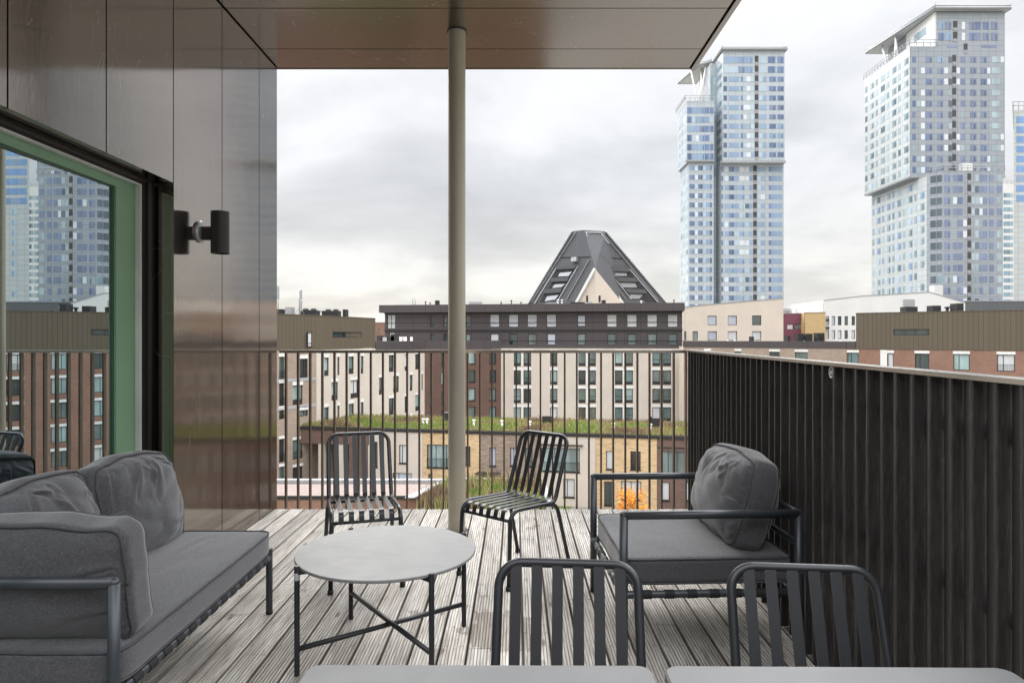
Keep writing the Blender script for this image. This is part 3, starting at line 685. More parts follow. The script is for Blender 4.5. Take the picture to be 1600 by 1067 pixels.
# cushions: a rounded block with piping along its seams
def folds(seed, cnt):
    r = random.Random(int(seed*100)); out = []
    for i in range(cnt):
        if r.random() < .6: p = (r.uniform(-.9, .9), r.uniform(.75, 1.0)); q = (p[0]+r.uniform(-.5, .5), p[1]-r.uniform(.35, 1.0))
        else: sgn = r.choice((-1, 1)); p = (sgn*r.uniform(.8, .98), r.uniform(-.8, .8)); q = (p[0]-sgn*r.uniform(.3, .8), p[1]+r.uniform(-.4, .4))
        out.append((p, q, r.uniform(.022, .05), r.uniform(.45, 1.0), r.uniform(-.12, .12)))
    return out
def cmap(a, b, c, hs, k, crown, soft, seed, wr, puff, fo):
    nrm = (abs(a)**k+abs(b)**k+abs(c)**k)**(1/k); p = Vector((a/nrm, b/nrm, c/nrm))
    x, y, z = p.x*hs[0], p.y*hs[1], p.z*hs[2]
    w_ = max(0, (1-abs(a)**2.2))*max(0, (1-abs(b)**2.2))
    z += math.copysign(1, c)*crown*w_*min(1, abs(c)**2) if abs(c) > .01 else 0
    z *= (1-puff+puff*min(1, (1-abs(a)**4)*(1-abs(b)**4)*1.15))
    sg = seed+(0 if c > 0 else 5)
    n1_ = noise.noise(Vector((a*1.5, b*1.7, sg))); n2_ = noise.noise(Vector((a*3.2, b*2.4, sg+3)))
    d = wr*(n1_*1.0+n2_*.25)
    for (p0, p1, w0, amp, bend) in fo:
        dx, dy = p1[0]-p0[0], p1[1]-p0[1]; L2 = dx*dx+dy*dy; t = max(0, min(1, ((a-p0[0])*dx+(b-p0[1])*dy)/L2)); L_ = math.sqrt(L2)
        off = ((a-p0[0])*-dy+(b-p0[1])*dx)/L_-bend*4*t*(1-t); al = ((a-p0[0])*dx+(b-p0[1])*dy)/L2
        over = max(0, -al, al-1)*L_; dist2 = off*off+over*over*.6; env = (1-t)**.6 if t < 1 else 0
        w2 = w0*(1+.8*t)
        d += wr*amp*env*(-.75*math.exp(-dist2/(w2*w2))+.5*math.exp(-((off-w2*2.1)**2+over*over)/(w2*w2*3.2)))
    # small puckers along the sewn edges
    ed = max(abs(a), abs(b)); along = a if abs(b) > abs(a) else b
    d += wr*.16*math.sin(along*23+seed*5+3*noise.noise(Vector((along*3, seed, 1))))*math.exp(-((ed-.93)/.06)**2)
    edge = 1-ed**6*.4
    z += math.copysign(d, c)*edge*min(1, abs(c)*1.3)
    x += wr*.5*noise.noise(Vector((a*2, b*2.5, seed+2)))*abs(p.x)**3; y += wr*.8*noise.noise(Vector((a*2.3+9, b*2, seed)))*abs(p.y)**3
    if soft: x *= 1-soft*.05*(b*.5+.5); y -= soft*.02*abs(a)**2*(b > 0)*hs[1]*3
    return Vector((x, y, z))
def cushion(name, root, hs, mtx, k=9, crown=.01, soft=0, seed=0., wr=.004, puff=0, n=26, nf=0):
    fo = folds(seed, nf); f = lambda a, b, c: mtx @ cmap(a, b, c, hs, k, crown, soft, seed, wr, puff, fo)
    mb = MB(); st = [math.sin((-1+2*i/n)*math.pi/2*.80)/math.sin(math.pi/2*.80) for i in range(n+1)]; sc_ = [-1+2*i/8 for i in range(9)]
    for c in (-1, 1): mb.grid([[f(a*c, b, c) for a in st] for b in st])
    for s in (-1, 1):
        mb.grid([[f(s, b*s, c) for b in st] for c in sc_]); mb.grid([[f(a*-s, s, c) for a in st] for c in sc_])
    o = mb.build(name, M['fabric'], root)
    import bmesh                                   # merge the seams between the six patches
    bm = bmesh.new(); bm.from_mesh(o.data); bmesh.ops.remove_doubles(bm, verts=bm.verts, dist=.0004); bmesh.ops.recalc_face_normals(bm, faces=bm.faces); bm.to_mesh(o.data); bm.free()
    for c in (-1, 1):
        loop = [(a, -1) for a in st[:-1]]+[(1, b) for b in st[:-1]]+[(a, 1) for a in st[:0:-1]]+[(-1, b) for b in st[:0:-1]]
        ctr = mtx.translation; mb = MB(); pts = []
        for a, b in loop: p = f(a, b, c*.90); pts.append(p+(p-ctr).normalized()*.0015)
        mb.tube(pts, .0042, 6, closed=True); mb.build('piping', M['piping'], o)
    return o
def T(loc, rx=0, ry=0, rz=0): return Matrix.Translation(loc) @ Matrix.Rotation(R(rz), 4, 'Z') @ Matrix.Rotation(R(rx), 4, 'X') @ Matrix.Rotation(R(ry), 4, 'Y')
def frame_tube(root, name, pts, r=.0185, m='frame_b', rad=.0):
    mb = MB(); mb.tube(fillet(pts, rad, 5) if rad else pts, r, 14); return mb.build(name, M[m], root, 40)
def sq(root, name, pts, r=.0185):            # mitred round tube made of straight pieces
    mb = MB()
    for i in range(len(pts)-1):
        a_, b_ = Vector(pts[i]), Vector(pts[i+1])
        mb.tube([a_, b_], r, 14, caps=True)
    for p in pts[1:-1]:                      # ball at each mitre closes the joint
        rows = [[Vector(p)+Vector((math.cos(2*math.pi*j/12)*math.sin(t), math.sin(2*math.pi*j/12)*math.sin(t), math.cos(t)))*r for j in range(12)] for t in [math.pi*i/7 for i in range(8)]]
        mb.grid(rows, closed_u=True)
    return mb.build(name, M['frame_b'], root)
def strap_row(root, p0, p1, cnt, out, wid=.05, mats=('strap',)):
    p0, p1 = Vector(p0), Vector(p1); d = (p1-p0).normalized(); out = Vector(out)
    for i in range(cnt):
        c = p0+(p1-p0)*((i+.5)/cnt); mb = MB()
        rows = [[c+d*(wid/2*s)+(out*math.cos(t)+Vector((0, 0, 1))*math.sin(t))*.0192 for s in (-1, 1)] for t in [2*math.pi*k/12 for k in range(12)]]
        mb.grid(rows, closed_v=True); mb.build('strap', M[mats[i % len(mats)]], root)

# sofa: back along the wall, one arm towards the camera
sofa = thing('sofa', 'grey cushioned corner sofa with dark tube frame below the window', 'sofa', (-1.25, 2.8, 0), world=True)
SX0, SX1, SY0, SY1 = -1.93, -1.248, 2.13, 3.465; ZF = .285; ZA = .634
sq(sofa, 'arm_frame', [(SX1-.004, SY0, 0.0), (SX1-.004, SY0, ZA), (SX0, SY0, ZA), (SX0, SY0, 0)], .0185)
for (x, y) in ((SX1, SY1), (SX0, SY1)):
    mb = MB(); mb.tube([(x, y, .012), (x, y, ZF+.045)], .0165, 14); l = mb.build('leg', M['frame_b'], sofa, 40)
    mb = MB(); mb.tube([(x, y, 0), (x, y, .014)], .0175, 14); mb.build('foot', M['foot'], l)
sq(sofa, 'back_frame', [(SX0, SY0, ZA), (SX0, SY1, ZA), (SX0, SY1, ZF+.04)], .0165)
for a_, b_ in (((SX1, SY0+.02, ZF), (SX1, SY1, ZF)), ((SX0, SY0+.02, ZF), (SX0, SY1, ZF)), ((SX0, SY1, ZF), (SX1, SY1, ZF)), ((SX0, SY0+.001, ZF), (SX1, SY0+.001, ZF))):
    frame_tube(sofa, 'seat_rail', [a_, b_], .016)
strap_row(sofa, (SX1, SY0+.06, ZF), (SX1, SY1-.04, ZF), 13, (1, 0, 0), .052)
cushion('seat_cushion', sofa, ((SX1-SX0)/2+.009, (SY1-SY0)/2+.012, .055), T(((SX0+SX1)/2+.006, (SY0+SY1)/2+.014, .362)), k=16, crown=.018, seed=1.3, wr=.006, n=70, nf=7)
cushion('back_cushion', sofa, (.345, .242, .088), T((-1.765, 3.135, .625), 77, 0, 90) @ Matrix.Rotation(R(-3), 4, 'Z'), k=5.5, crown=.05, soft=1, seed=4.1, wr=.021, puff=.22, n=90, nf=10)
cushion('back_cushion', sofa, (.345, .242, .088), T((-1.775, 2.50, .640), 76, 0, 90) @ Matrix.Rotation(R(3), 4, 'Z'), k=5.5, crown=.05, soft=1, seed=8.7, wr=.021, puff=.22, n=90, nf=10)
cushion('side_cushion', sofa, (.345, .195, .078), T((-1.58, 2.262, .612), 82, 0, 180) , k=9, crown=.035, soft=.6, seed=12.4, wr=.017, puff=.14, n=90, nf=11)

# armchair by the fence, facing left (built facing -Y, then turned)
ac = thing('armchair', 'grey cushioned armchair with dark tube frame in front of the board fence', 'armchair', (.835, 3.375, 0), rz=R(-87.5))
AW, AD = .411, .385; ZA = .632; ZF = .290
for s in (-1, 1):
    sq(ac, 'arm_frame', [(s*AW, -AD, 0.0), (s*AW, -AD, ZA), (s*AW, AD, ZA), (s*AW, AD, 0.0)], .0185)
for (z, y) in ((ZA, AD), (.50, AD)): frame_tube(ac, 'back_rail', [(-AW, y, z), (AW, y, z)], .015)
for a_, b_ in (((-AW, -AD, ZF), (AW, -AD, ZF)), ((-AW, AD, ZF), (AW, AD, ZF)), ((-AW, -AD, ZF), (-AW, AD, ZF)), ((AW, -AD, ZF), (AW, AD, ZF))): frame_tube(ac, 'seat_rail', [a_, b_], .0165)
strap_row(ac, (AW, -AD+.05, ZF), (AW, AD-.03, ZF), 7, (1, 0, 0), .042); strap_row(ac, (-AW, -AD+.05, ZF), (-AW, AD-.03, ZF), 7, (1, 0, 0), .042)
strap_row(ac, (-AW+.04, -AD, ZF), (AW-.04, -AD, ZF), 8, (0, 1, 0), .042, ('strap', 'strap_grey'))
cushion('seat_cushion', ac, (.388, .375, .058), T((0, .0, .378)), k=16, crown=.014, seed=2.2, wr=.004, n=50, nf=3)
cushion('back_cushion', ac, (.36, .225, .092), T((.0, .245, .635), 74, 0, 0), k=5, crown=.05, soft=1, seed=21.3, wr=.019, puff=.20, n=90, nf=8)
# ------------------------------------------------------------------ the town beyond the terrace
GZ = -16.0
mb = MB(); S = 4000; n = 8
for i in range(n):
    for j in range(n):
        x0, x1 = -S+2*S*i/n, -S+2*S*(i+1)/n; y0, y1 = -S+2*S*j/n, -S+2*S*(j+1)/n; mb.face([(x0, y0, GZ), (x1, y0, GZ), (x1, y1, GZ), (x0, y1, GZ)])
props(mb.build('ground', M['ground']), None, None, kind='structure')

def poly_roof(root, pts, z0, z1, m, name='roof'):
    mb = MB(); mb.prism(pts, z0, z1); return mb.build(name, M[m], root)
def ccw(pts):
    s = sum(a[0]*b[1]-b[0]*a[1] for a, b in zip(pts, pts[1:]+pts[:1])); return pts if s > 0 else pts[::-1]

# --- left block: brick end, long cream front, brown metal top floor
A_, B_, C_, D_, E_ = (-27.4, 70), (-22.7, 78), (-13.8, 104), (-2.3, 111), (26.4, 110)
lb = thing('apartment_building', 'cream and brick apartment block with brown seamed metal top floor and aerials, at far left', 'building', (-22, 84, GZ), world=True)
fAB, fBC = Fac(A_, B_), Fac(B_, C_)
def px_rects(f, lst): return [f.rect(*r) for r in lst]
# brick end
cb_ = lambda x: 420+x/6.669; cy = lambda y: 540+y/6.669
rA = px_rects(fAB, [(cb_(325), cb_(405), cy(135), cy(340)), (cb_(250), cb_(352), cy(412), cy(615)), (cb_(325), cb_(408), cy(670), cy(735)), (cb_(108), cb_(160), cy(115), cy(355)), (cb_(108), cb_(160), cy(390), cy(635)), (cb_(108), cb_(160), cy(668), cy(765))])
zt = fAB.z(470, 546)
low = [(r[0], r[1], r[2]-3.0*k, r[3]-3.0*k) for r in rA[1:2]+rA[4:5] for k in (2, 3, 4)]
mb = MB(); fAB.skin(mb, 0, fAB.L, GZ, zt, rA+low); fAB.core(mb, 0, fAB.L, GZ, zt-.05, 9); mb.build('brick_wall', M['beigebrick'], lb)
for i, r in enumerate(rA+low): window(fAB, r, lb, pick([1, 1, 4, 2, 2, 1]), fw=.08, spandrel=.5 if i < 2 else 0, mull=[.6], lintel=.42 if i < 6 else .3, rail=i > 2)
mb = MB()
for y in (352, 632): z = fAB.z(470, cy(y)); fAB.box(mb, 0, fAB.L, z-.16, z+.16, -.05, .03)
mb.build('floor_band', M['slabband'], lb)
# cream front
c3x = lambda x: 420+x/4.85; c3y = lambda y: 440+y/4.85
row = [[(420, 455, 575, 715), (520, 536, 570, 708), (605, 645, 567, 700), (697, 718, 563, 697), (910, 949, 555, 684), (1030, 1055, 550, 675), (1110, 1142, 547, 666)],
       [(475, 524, 760, 900), (620, 678, 745, 884), (835, 860, 726, 857), (943, 986, 715, 840), (1068, 1090, 706, 828), (1158, 1168, 700, 820)],
       [(420, 455, 950, 1075), (520, 536, 938, 1065), (605, 645, 924, 1050), (697, 718, 912, 1040), (910, 949, 882, 1012), (1030, 1055, 868, 992), (1110, 1142, 857, 980)]]
rB = [fBC.rect(c3x(a), c3x(b), c3y(c), c3y(d)) for rr in row for a, b, c, d in rr]
low = [(r[0], r[1], r[2]-3.15, r[3]-3.15) for r in rB[7:13]]+[]
low = [(r[0], r[1], r[2]-6.1, r[3]-6.1) for r in rB[7:13]]+[(r[0], r[1], r[2]-6.1, r[3]-6.1) for r in rB[13:20]]
ztc = fBC.z(560, 545)
mb = MB(); fBC.skin(mb, 0, fBC.L, GZ, ztc, rB+low); fBC.core(mb, 0, fBC.L, GZ, ztc-.05, 11); mb.build('cream_wall', M['cream'], lb)
for i, r in enumerate(rB+low): window(fBC, r, lb, pick([4, 2, 3, 3, 1, 0]), fw=.10, spandrel=.55, lintel=.38, mull=[.5] if r[1]-r[0] > 1.6 else None)
# brown metal storey
uE = fBC.u(586.5); eP = fBC.pt(uE, 0); fTop = 3.85
pts = ccw([(-31.5, 63.0), B_, (eP.x, eP.y), (eP.x-10, eP.y+4), (-36, 86), (-42, 68)])
f0 = Fac((-31.5, 63.0), B_); f1 = Fac(B_, (eP.x, eP.y))
mb = MB(); rT = [f1.rect(482, 494.8, 519, 542)]; rS = [f1.rect(519.8, 565, 518.6, 527.6)]
f0.skin(mb, 0, f0.L, ztc+.02, fTop, []); f1.skin(mb, 0, f1.L, ztc+.02, fTop, rT+rS)
q = [f1.pt(0, 0, -.3), f1.pt(f1.L-.02, 0, -.02), (eP.x-10, eP.y+4), (-36, 86), (-42, 68), f0.pt(0, 0, -.02), f0.pt(f0.L-.1, 0, -.3)]
mb.prism(ccw([(p[0], p[1]) for p in q]), ztc+.02, fTop-.03); mb.build('metal_storey', M['brownclad'], lb)
for i, r in enumerate(rT): window(f1, r, lb, PANES[4], fw=.09, trans=[.2])
for i, r in enumerate(rS): window(f1, r, lb, PANES[2], fw=.09, mull=[.2, .62])
mb = MB()
f0.box(mb, 0, f0.L-.03, fTop, fTop+.09, -.4, .04); f1.box(mb, 0, f1.L, fTop, fTop+.088, -.4, .04); mb.build('coping', M['brownclad'], lb)
def at(px, Y, z=None): return ((px-PX)/FPX*Y, Y)
def roofkit(root, lst, z):
    for it in lst:
        k = it[0]; x, y = at(it[1], it[2])
        if k == 'unit': rooftop_unit(root, 'ventilation_unit', x, y, z, it[3], 1.4, it[4], it[5] if len(it) > 5 else 'equip', True, it[6] if len(it) > 6 else 0)
        if k == 'pipe': vent_pipe(root, x, y, z, it[3], it[4] if len(it) > 4 else .1, it[5] if len(it) > 5 else 'equip')
roofkit(lb, [('unit', 484, 84, 1.9, .75, 'equip', 2), ('unit', 519, 86, 1.9, .75, 'equip', 2), ('pipe', 499, 86, .9), ('pipe', 504, 86, .9), ('unit', 540, 88, .4, 1.0), ('unit', 453, 80, .7, .95, 'galv'), ('unit', 439, 80, .9, .7)], fTop)
x, y = at(467.5, 82); mb = MB(); mb.tube([(x, y, fTop), (x, y, fTop+3.4)], .06, 8)
for dx in (-.75, .7): mb.tube([(x, y, fTop+1.3), (x+dx, y+.3, fTop)], .025, 6)
ant = mb.build('antenna_mast', M['galv'], lb)
mb = MB(); mb.box(x+.08, x+.34, y-.12, y+.06, fTop+2.1, fTop+3.2); mb.box(x+.12, x+.36, y-.12, y+.06, fTop+.7, fTop+2.0); mb.build('antenna_panel', M['slabband'], ant)
x, y = at(434.5, 78); mb = MB(); mb.tube([(x, y, fTop), (x, y, fTop+3.5)], .05, 8); mb.box(x-.12, x+.12, y-.1, y+.08, fTop+1.9, fTop+3.4); mb.build('antenna_mast', M['galv'], lb)

# --- middle block: dark brick corner, cream front, dark panelled top storeys set back
mbk = thing('apartment_building', 'cream fronted apartment block with dark brick corner and dark panelled top storeys behind the pillar', 'building', (8, 112, GZ), world=True)
fCD, fDE = Fac(C_, D_), Fac(D_, E_)
k = 7.273; ax = lambda x: 580+x/k; ay = lambda y: 540+y/k
rC = [fCD.rect(ax(a), ax(b), ay(c), ay(d)) for a, b, c, d in [(665, 697, 88, 238), (665, 697, 312, 462), (665, 697, 535, 683), (665, 697, 755, 900), (795, 836, 84, 230), (795, 836, 300, 446), (795, 836, 518, 660), (795, 836, 735, 877),
      (1106, 1184, 66, 208), (1106, 1184, 278, 415), (1106, 1184, 485, 625), (1106, 1184, 692, 832), (1343, 1420, 66, 208), (1343, 1420, 278, 415), (1343, 1420, 485, 625), (1343, 1420, 692, 832)]]
zt = fCD.z(720, 545.5)
low = [(r[0], r[1], r[2]-3*j, r[3]-3*j) for r in (rC[3], rC[7], rC[11], rC[15]) for j in (1,)]
mb = MB(); fCD.skin(mb, 0, fCD.L, GZ, zt, rC+low); fCD.core(mb, 0, fCD.L, GZ, zt-.05, 10); mb.build('dark_brick_wall', M['dkbrick'], mbk)
for r in rC+low: window(fCD, r, mbk, pick([4, 3, 3, 3, 0, 0]), fw=.09, sill=True, mull=[.55] if random.random() < .4 else None)
ex = lambda x: 700+x/3.5575; ey = lambda y: 520+y/3.5575
cols = [(366, 405), (420, 462), (568, 608), (725, 765), (780, 822), (928, 970), (985, 1028), (1136, 1180), (1195, 1240)]
rowsD = [(105, 186), (208, 289), (310, 391), (413, 493), (516, 596), (618, 698)]
rD = [fDE.rect(ex(a), ex(b), ey(c), ey(d)) for c, d in rowsD for a, b in cols]
zt2 = fDE.z(930, 544)
mb = MB(); fDE.skin(mb, 0, fDE.L, GZ, zt2, rD); fDE.core(mb, 0, fDE.L, GZ, zt2-.05, 14); mb.build('cream_wall', M['cream'], mbk)
for i, r in enumerate(rD): window(fDE, r, mbk, pick([4, 2, 3, 4, 1, 0]), fw=.10, spandrel=.42, trans=[.3] if random.random() < .3 else None)
for c, d in rowsD:
    for (a, b) in ((366, 462), (725, 822), (928, 1028), (1136, 1240)):
        mb = MB(); r = fDE.rect(ex(a), ex(b), ey(c), ey(d)); fDE.box(mb, r[0]-.1, r[1]+.1, r[3]+.003, r[3]+.38, -.02, .035)
        i0 = fDE.u(ex({366: 406, 725: 766, 928: 971, 1136: 1181}[a])); i1 = fDE.u(ex({366: 419, 725: 779, 928: 984, 1136: 1194}[a])); fDE.box(mb, i0+.05, i1-.05, r[2], r[3], -.05, .033); mb.build('lintel', M['lintel'], mbk)
    mb = MB(); r = fDE.rect(ex(568), ex(608), ey(c), ey(d)); fDE.box(mb, r[0]-.1, r[1]+.1, r[3]+.003, r[3]+.38, -.02, .035); mb.build('lintel', M['lintel'], mbk)
# dark parapet band round the terrace of the setback
fBand = [(Fac((eP.x, eP.y), C_), .84), (fCD, .84), (fDE, -.38)]
mb = MB(); uS = fBC.u(586.5)
fBC.box(mb, uS+.02, fBC.L+.02, zt+.02, .86, -.5, .06); fCD.box(mb, .03, fCD.L, zt+.022, .855, -.5, .058); fDE.box(mb, .02, fDE.L, zt2+.01, zt2+.55, -1.5, .055)
mb.build('parapet', M['darkclad'], mbk)
G0, G1 = (-22.9, 120), (27.3, 111.6); fG = Fac(G0, G1)
gz = lambda x: 340+x/4; gx = lambda x: 700+x/4
gt = fG.z(900, 475.0); gb = zt2+.3
rG = [fG.rect(gx(a), gx(b), 492.3, 510.2) for a, b in [(265, 318), (383, 436), (500, 553), (620, 673), (808, 860), (997, 1052), (1122, 1177), (1248, 1304), (1376, 1432)]]
rG2 = [fG.rect(gx(a), gx(b), 521.2, 539) for a, b in [(265, 318), (383, 436), (500, 553), (620, 673), (808, 860), (997, 1052), (1122, 1177), (1248, 1304), (1376, 1432)]]
rG3 = [fG.rect(a, b, c, d) for a, b, c, d in [(672.5, 678, 493, 511), (693, 698.5, 493, 511), (727.5, 735, 493, 511), (672.5, 678, 521.5, 537), (693, 698.5, 521.5, 537), (727.5, 735, 521.5, 537), (604.8, 617.8, 491.5, 514), (608, 617, 519, 532)]]
mb = MB(); fG.skin(mb, 0, fG.L, gb, gt-.02, rG+rG2+rG3); fG.core(mb, 0, fG.L, gb, gt-.1, 14); mb.build('upper_wall', M['darkclad'], mbk)
for i, r in enumerate(rG): window(fG, r, mbk, PANES[5] if i < 5 else PANES[4], frame='wframe_w' if i not in (4,) else 'wframe', fw=.11, trans=[.28])
for i, r in enumerate(rG2): window(fG, r, mbk, PANES[4] if i == 0 else pick([1, 0, 3, 4, 0, 1]), fw=.10, trans=[.28])
for i, r in enumerate(rG3): window(fG, r, mbk, pick([1, 1, 3, 2, 0, 0]) if i < 6 else PANES[4], fw=.10, mull=[.5] if i == 6 else None)
mb = MB()
fG.box(mb, -.6, fG.L+.3, gt-1.3, gt+.02, -6, 1.3); mb.build('roof_fascia', M['darkclad'], mbk)
mb = MB()
for y in (488.0, 516.0): z = fG.z(900, y); fG.box(mb, 0, fG.L+.06, z-.14, z+.12, -.05, .22)
for y in (503.8, 532.5): z = fG.z(900, y); fG.box(mb, 0, fG.L+.06, z-.04, z+.04, -.05, .035)
mb.build('floor_line', M['darktrim'], mbk)
roofkit(mbk, [('unit', 683.5, 121, .7, .8, 'equip'), ('pipe', 665, 121, .8), ('pipe', 672, 121, .6), ('unit', 743, 119, 2.3, .45, 'galv'), ('pipe', 783, 119, .6), ('pipe', 799, 119, .9), ('pipe', 814, 119, .6), ('unit', 862, 120, 2.0, .35, 'galv'), ('pipe', 872, 119, 1.0, .14, 'galv'),
              ('pipe', 878, 119, 1.0, .14, 'galv'), ('unit', 902, 121, 2.6, .5), ('unit', 922, 120, .7, .5, 'galv'), ('unit', 943, 120, .6, .8), ('unit', 979, 121, 2.2, .35), ('pipe', 1002, 119, .8, .13, 'lintel'), ('unit', 1030, 121, 1.0, .35), ('pipe', 1053, 117, .9)], gt)
x, y = at(647, 121); mb = MB(); mb.tube([(x-.25, y, gt), (x-.25, y, gt+1.5), (x+.25, y, gt+1.5), (x+.25, y, gt)], .04, 6)
for i in range(4): mb.tube([(x-.25, y, gt+.3+i*.3), (x+.25, y, gt+.3+i*.3)], .03, 6)
mb.build('roof_ladder', M['galv'], mbk)
pz = .86
for (px, wd, hh, mm) in ((594, .9, 1.1, 'equip'), (602, 1.0, .8, 'galv'), (611, 1.1, 1.0, 'equip'), (618, 1.3, 1.3, 'equip'), (626.5, .4, .9, 'lintel'), (633, .4, .9, 'lintel'), (643, .3, .9, 'lintel')):
    x, y = at(px, 105); rooftop_unit(mbk, 'ventilation_unit', x, y, pz-.4, wd, .9, hh, mm)

# --- right block: beige brick, red brick, brown metal top
rb = thing('apartment_building', 'red and beige brick block with brown metal top floor beyond the black fence', 'building', (52, 84, GZ), world=True)
F0, F1, F2 = (25.9, 105), (44.0, 90.75), (88.0, 56.3); fF, fR = Fac(F0, F1), Fac(F1, F2)
h8x = lambda x: 1060+x/2.963; h8y = lambda y: 440+y/2.963
beg = [(262, 290, 333, 440), (422, 468, 328, 440), (540, 598, 328, 440), (120, 150, 338, 440)]
red = [(782, 834, 329, 378), (968, 996, 332, 390), (1095, 1161, 338, 404), (1273, 1348, 342, 413), (1475, 1558, 345, 417)]
zb1 = -.10
rF = [fF.rect(h8x(a), h8x(b), h8y(c), h8y(c)+21) for a, b, c, d in beg]
rF = [(r[0], r[1], -2.55, -.62) for r in rF]+[(r[0], r[1], -2.55-3*j, -.62-3*j) for j in (1, 2, 3, 4) for r in rF]
mb = MB(); fF.skin(mb, 0, fF.L-.01, GZ, zb1, rF); fF.core(mb, 0, fF.L-.1, GZ, zb1-.05, 12); mb.build('beige_brick_wall', M['beigebrick'], rb)
for r in rF: window(fF, r, rb, pick([2, 1, 3, 3, 2, 0]), fw=.09, lintel=.32, mull=[.5] if r[1]-r[0] > 1.8 else None)
rR = [fR.rect(h8x(a), h8x(b), h8y(c), h8y(d)) for a, b, c, d in red]
rR = [(r[0], r[1], -2.6, -.62) for r in rR]
u_ = rR[-1][1]+2.2
while u_ < fR.L-2: rR.append((u_, u_+1.5, -2.6, -.62)); rR.append((u_+3.6, u_+4.4, -2.6, -.62)); u_ += 7.2
rR += [(r[0], r[1], r[2]-3*j, r[3]-3*j) for j in (1, 2, 3, 4) for r in list(rR)]
mb = MB(); fR.skin(mb, .0, fR.L, GZ, zb1, rR); fR.core(mb, .1, fR.L, GZ, zb1-.05, 12); mb.build('red_brick_wall', M['redbrick'], rb)
for i, r in enumerate(rR): window(fR, r, rb, pick([4, 3, 2, 3, 1, 0]), fw=.08, lintel=.34, mull=[.35] if r[1]-r[0] > 1.2 else None, rail=(i % 5 == 4))
mb = MB(); r = fR.rect(h8x(935), h8x(966), h8y(320), h8y(390)); fR.box(mb, r[0], r[1], r[2], r[3]+.1, -.1, .02); mb.build('white_panel', M['lintel'], rb)
mb = MB(); fF.box(mb, -.1, fF.L-.02, zb1+.003, .86, -.6, .06)
q = [fF.pt(0, 0, -.6), fF.pt(fF.L, 0, -.6), fF.pt(fF.L, 0, -14), fF.pt(0, 0, -14)]; mb.prism(ccw([(p.x, p.y) for p in q]), zb1+.005, .2); mb.build('parapet', M['darkclad'], rb)
uL = fR.u(1337.5); T2 = 4.52
rS = [fR.rect(1396, 1452, 514.3, 523.8)]; rS += [(rS[0][0]+14+12*k, rS[0][1]+14+12*k, rS[0][2], rS[0][3]) for k in range(2)]
mb = MB(); fR.skin(mb, uL, fR.L, zb1+.004, T2, rS); q = [fR.pt(uL, 0, -.02), fR.pt(uL+.05, 0, -.3), fR.pt(fR.L, 0, -.3), fR.pt(fR.L, 0, -13), fR.pt(uL, 0, -13)]
mb.prism(ccw([(p.x, p.y) for p in q]), zb1+.004, T2-.03); mb.build('metal_storey', M['brownclad'], rb)
mb = MB(); fR.box(mb, uL-.05, fR.L, T2, T2+.09, -.4, .05); fR.box(mb, uL, fR.L, zb1-.06, zb1+.002, -.1, .05); mb.build('coping', M['brownclad'], rb)
mb = MB(); fR.box(mb, 0, uL-.06, zb1+.003, .862, -.6, .059); mb.build('parapet', M['darkclad'], rb)
for r in rS: window(fR, r, rb, PANES[2], fw=.08, mull=[.62])
roofkit(rb, [('unit', 1420, 93, 1.6, 1.0), ('unit', 1459, 92, 1.1, 1.1), ('pipe', 1480, 91, 1.1, .2), ('unit', 1495, 90, .9, 1.3), ('pipe', 1504, 90, 1.1, .12, 'galv'), ('pipe', 1518, 89, .6, .12)], T2-.1)
for px in (1375, 1379): vent_pipe(rb, *at(px, 92), T2, .45, .05, 'galv')
x, y = at(1420, 92.5); rooftop_unit(rb, 'ventilation_unit', x, y, T2+1.05, 1.5, .3, .95, 'galv', False)
roofkit(rb, [('unit', 1077, 106, .5, .5), ('pipe', 1137, 104, .8, .1, 'lintel'), ('pipe', 1148, 103, .8, .1, 'lintel'), ('unit', 1178, 102, .9, .5), ('unit', 1174, 102, .25, 1.2), ('unit', 1201, 101, 1.4, .5), ('pipe', 1218, 100, .6, .1, 'lintel'), ('unit', 1230, 99, .35, 1.3), ('unit', 1248, 98.5, .8, 1.6),
             ('unit', 1262, 98, .8, 1.6), ('pipe', 1255, 98, .8, .12, 'lintel'), ('unit', 1280, 97, .9, .8), ('unit', 1276, 97.5, .3, 1.7), ('unit', 1283, 97.5, .35, 1.7), ('unit', 1302, 95, 1.0, .5), ('pipe', 1313, 94, .7, .1, 'lintel')], .2)

# --- terraced houses with a grassy roof
H0, H1 = (-26.6, 76.5), (34.5, 64.9); fH = Fac(H0, H1); HT = -8.5
hx = lambda x: 420+x/5.714; hy = lambda y: 660+y/5.714
jx = lambda x: 860+x/6.667; jy = lambda y: 660+y/6.667
def house(label, x0, x1, wm, wins, u_ends=None):
    u0 = fH.u(x0) if u_ends is None else u_ends[0]; u1 = fH.u(x1) if u_ends is None else u_ends[1]
    c = fH.pt((u0+u1)/2, GZ); h = thing('terraced_house', label, 'house', (c.x, c.y, GZ), group='row of terraced houses with a planted roof', world=True)
    rects = [fH.rect(*q[0]) for q in wins]
    mb = MB(); fH.skin(mb, u0+.01, u1-.01, GZ, HT-.32, rects, .2); fH.core(mb, u0+.01, u1-.01, GZ, HT-.32, 10.5); mb.build('wall', M[wm], h)
    for (q, o_), r in zip([(w_[0], w_[1]) for w_ in wins], rects): window(fH, r, h, PANES[o_.get('p', 3)], fw=o_.get('fw', .07), mull=o_.get('m'), trans=o_.get('t'), rail=o_.get('rail', False), sill=True, frame=o_.get('f', 'wframe'))
    mb = MB(); fH.box(mb, u0+.01, u1-.01, HT-.31, HT, -10.5, .10); mb.build('roof_edge', M['darktrim'], h); return h
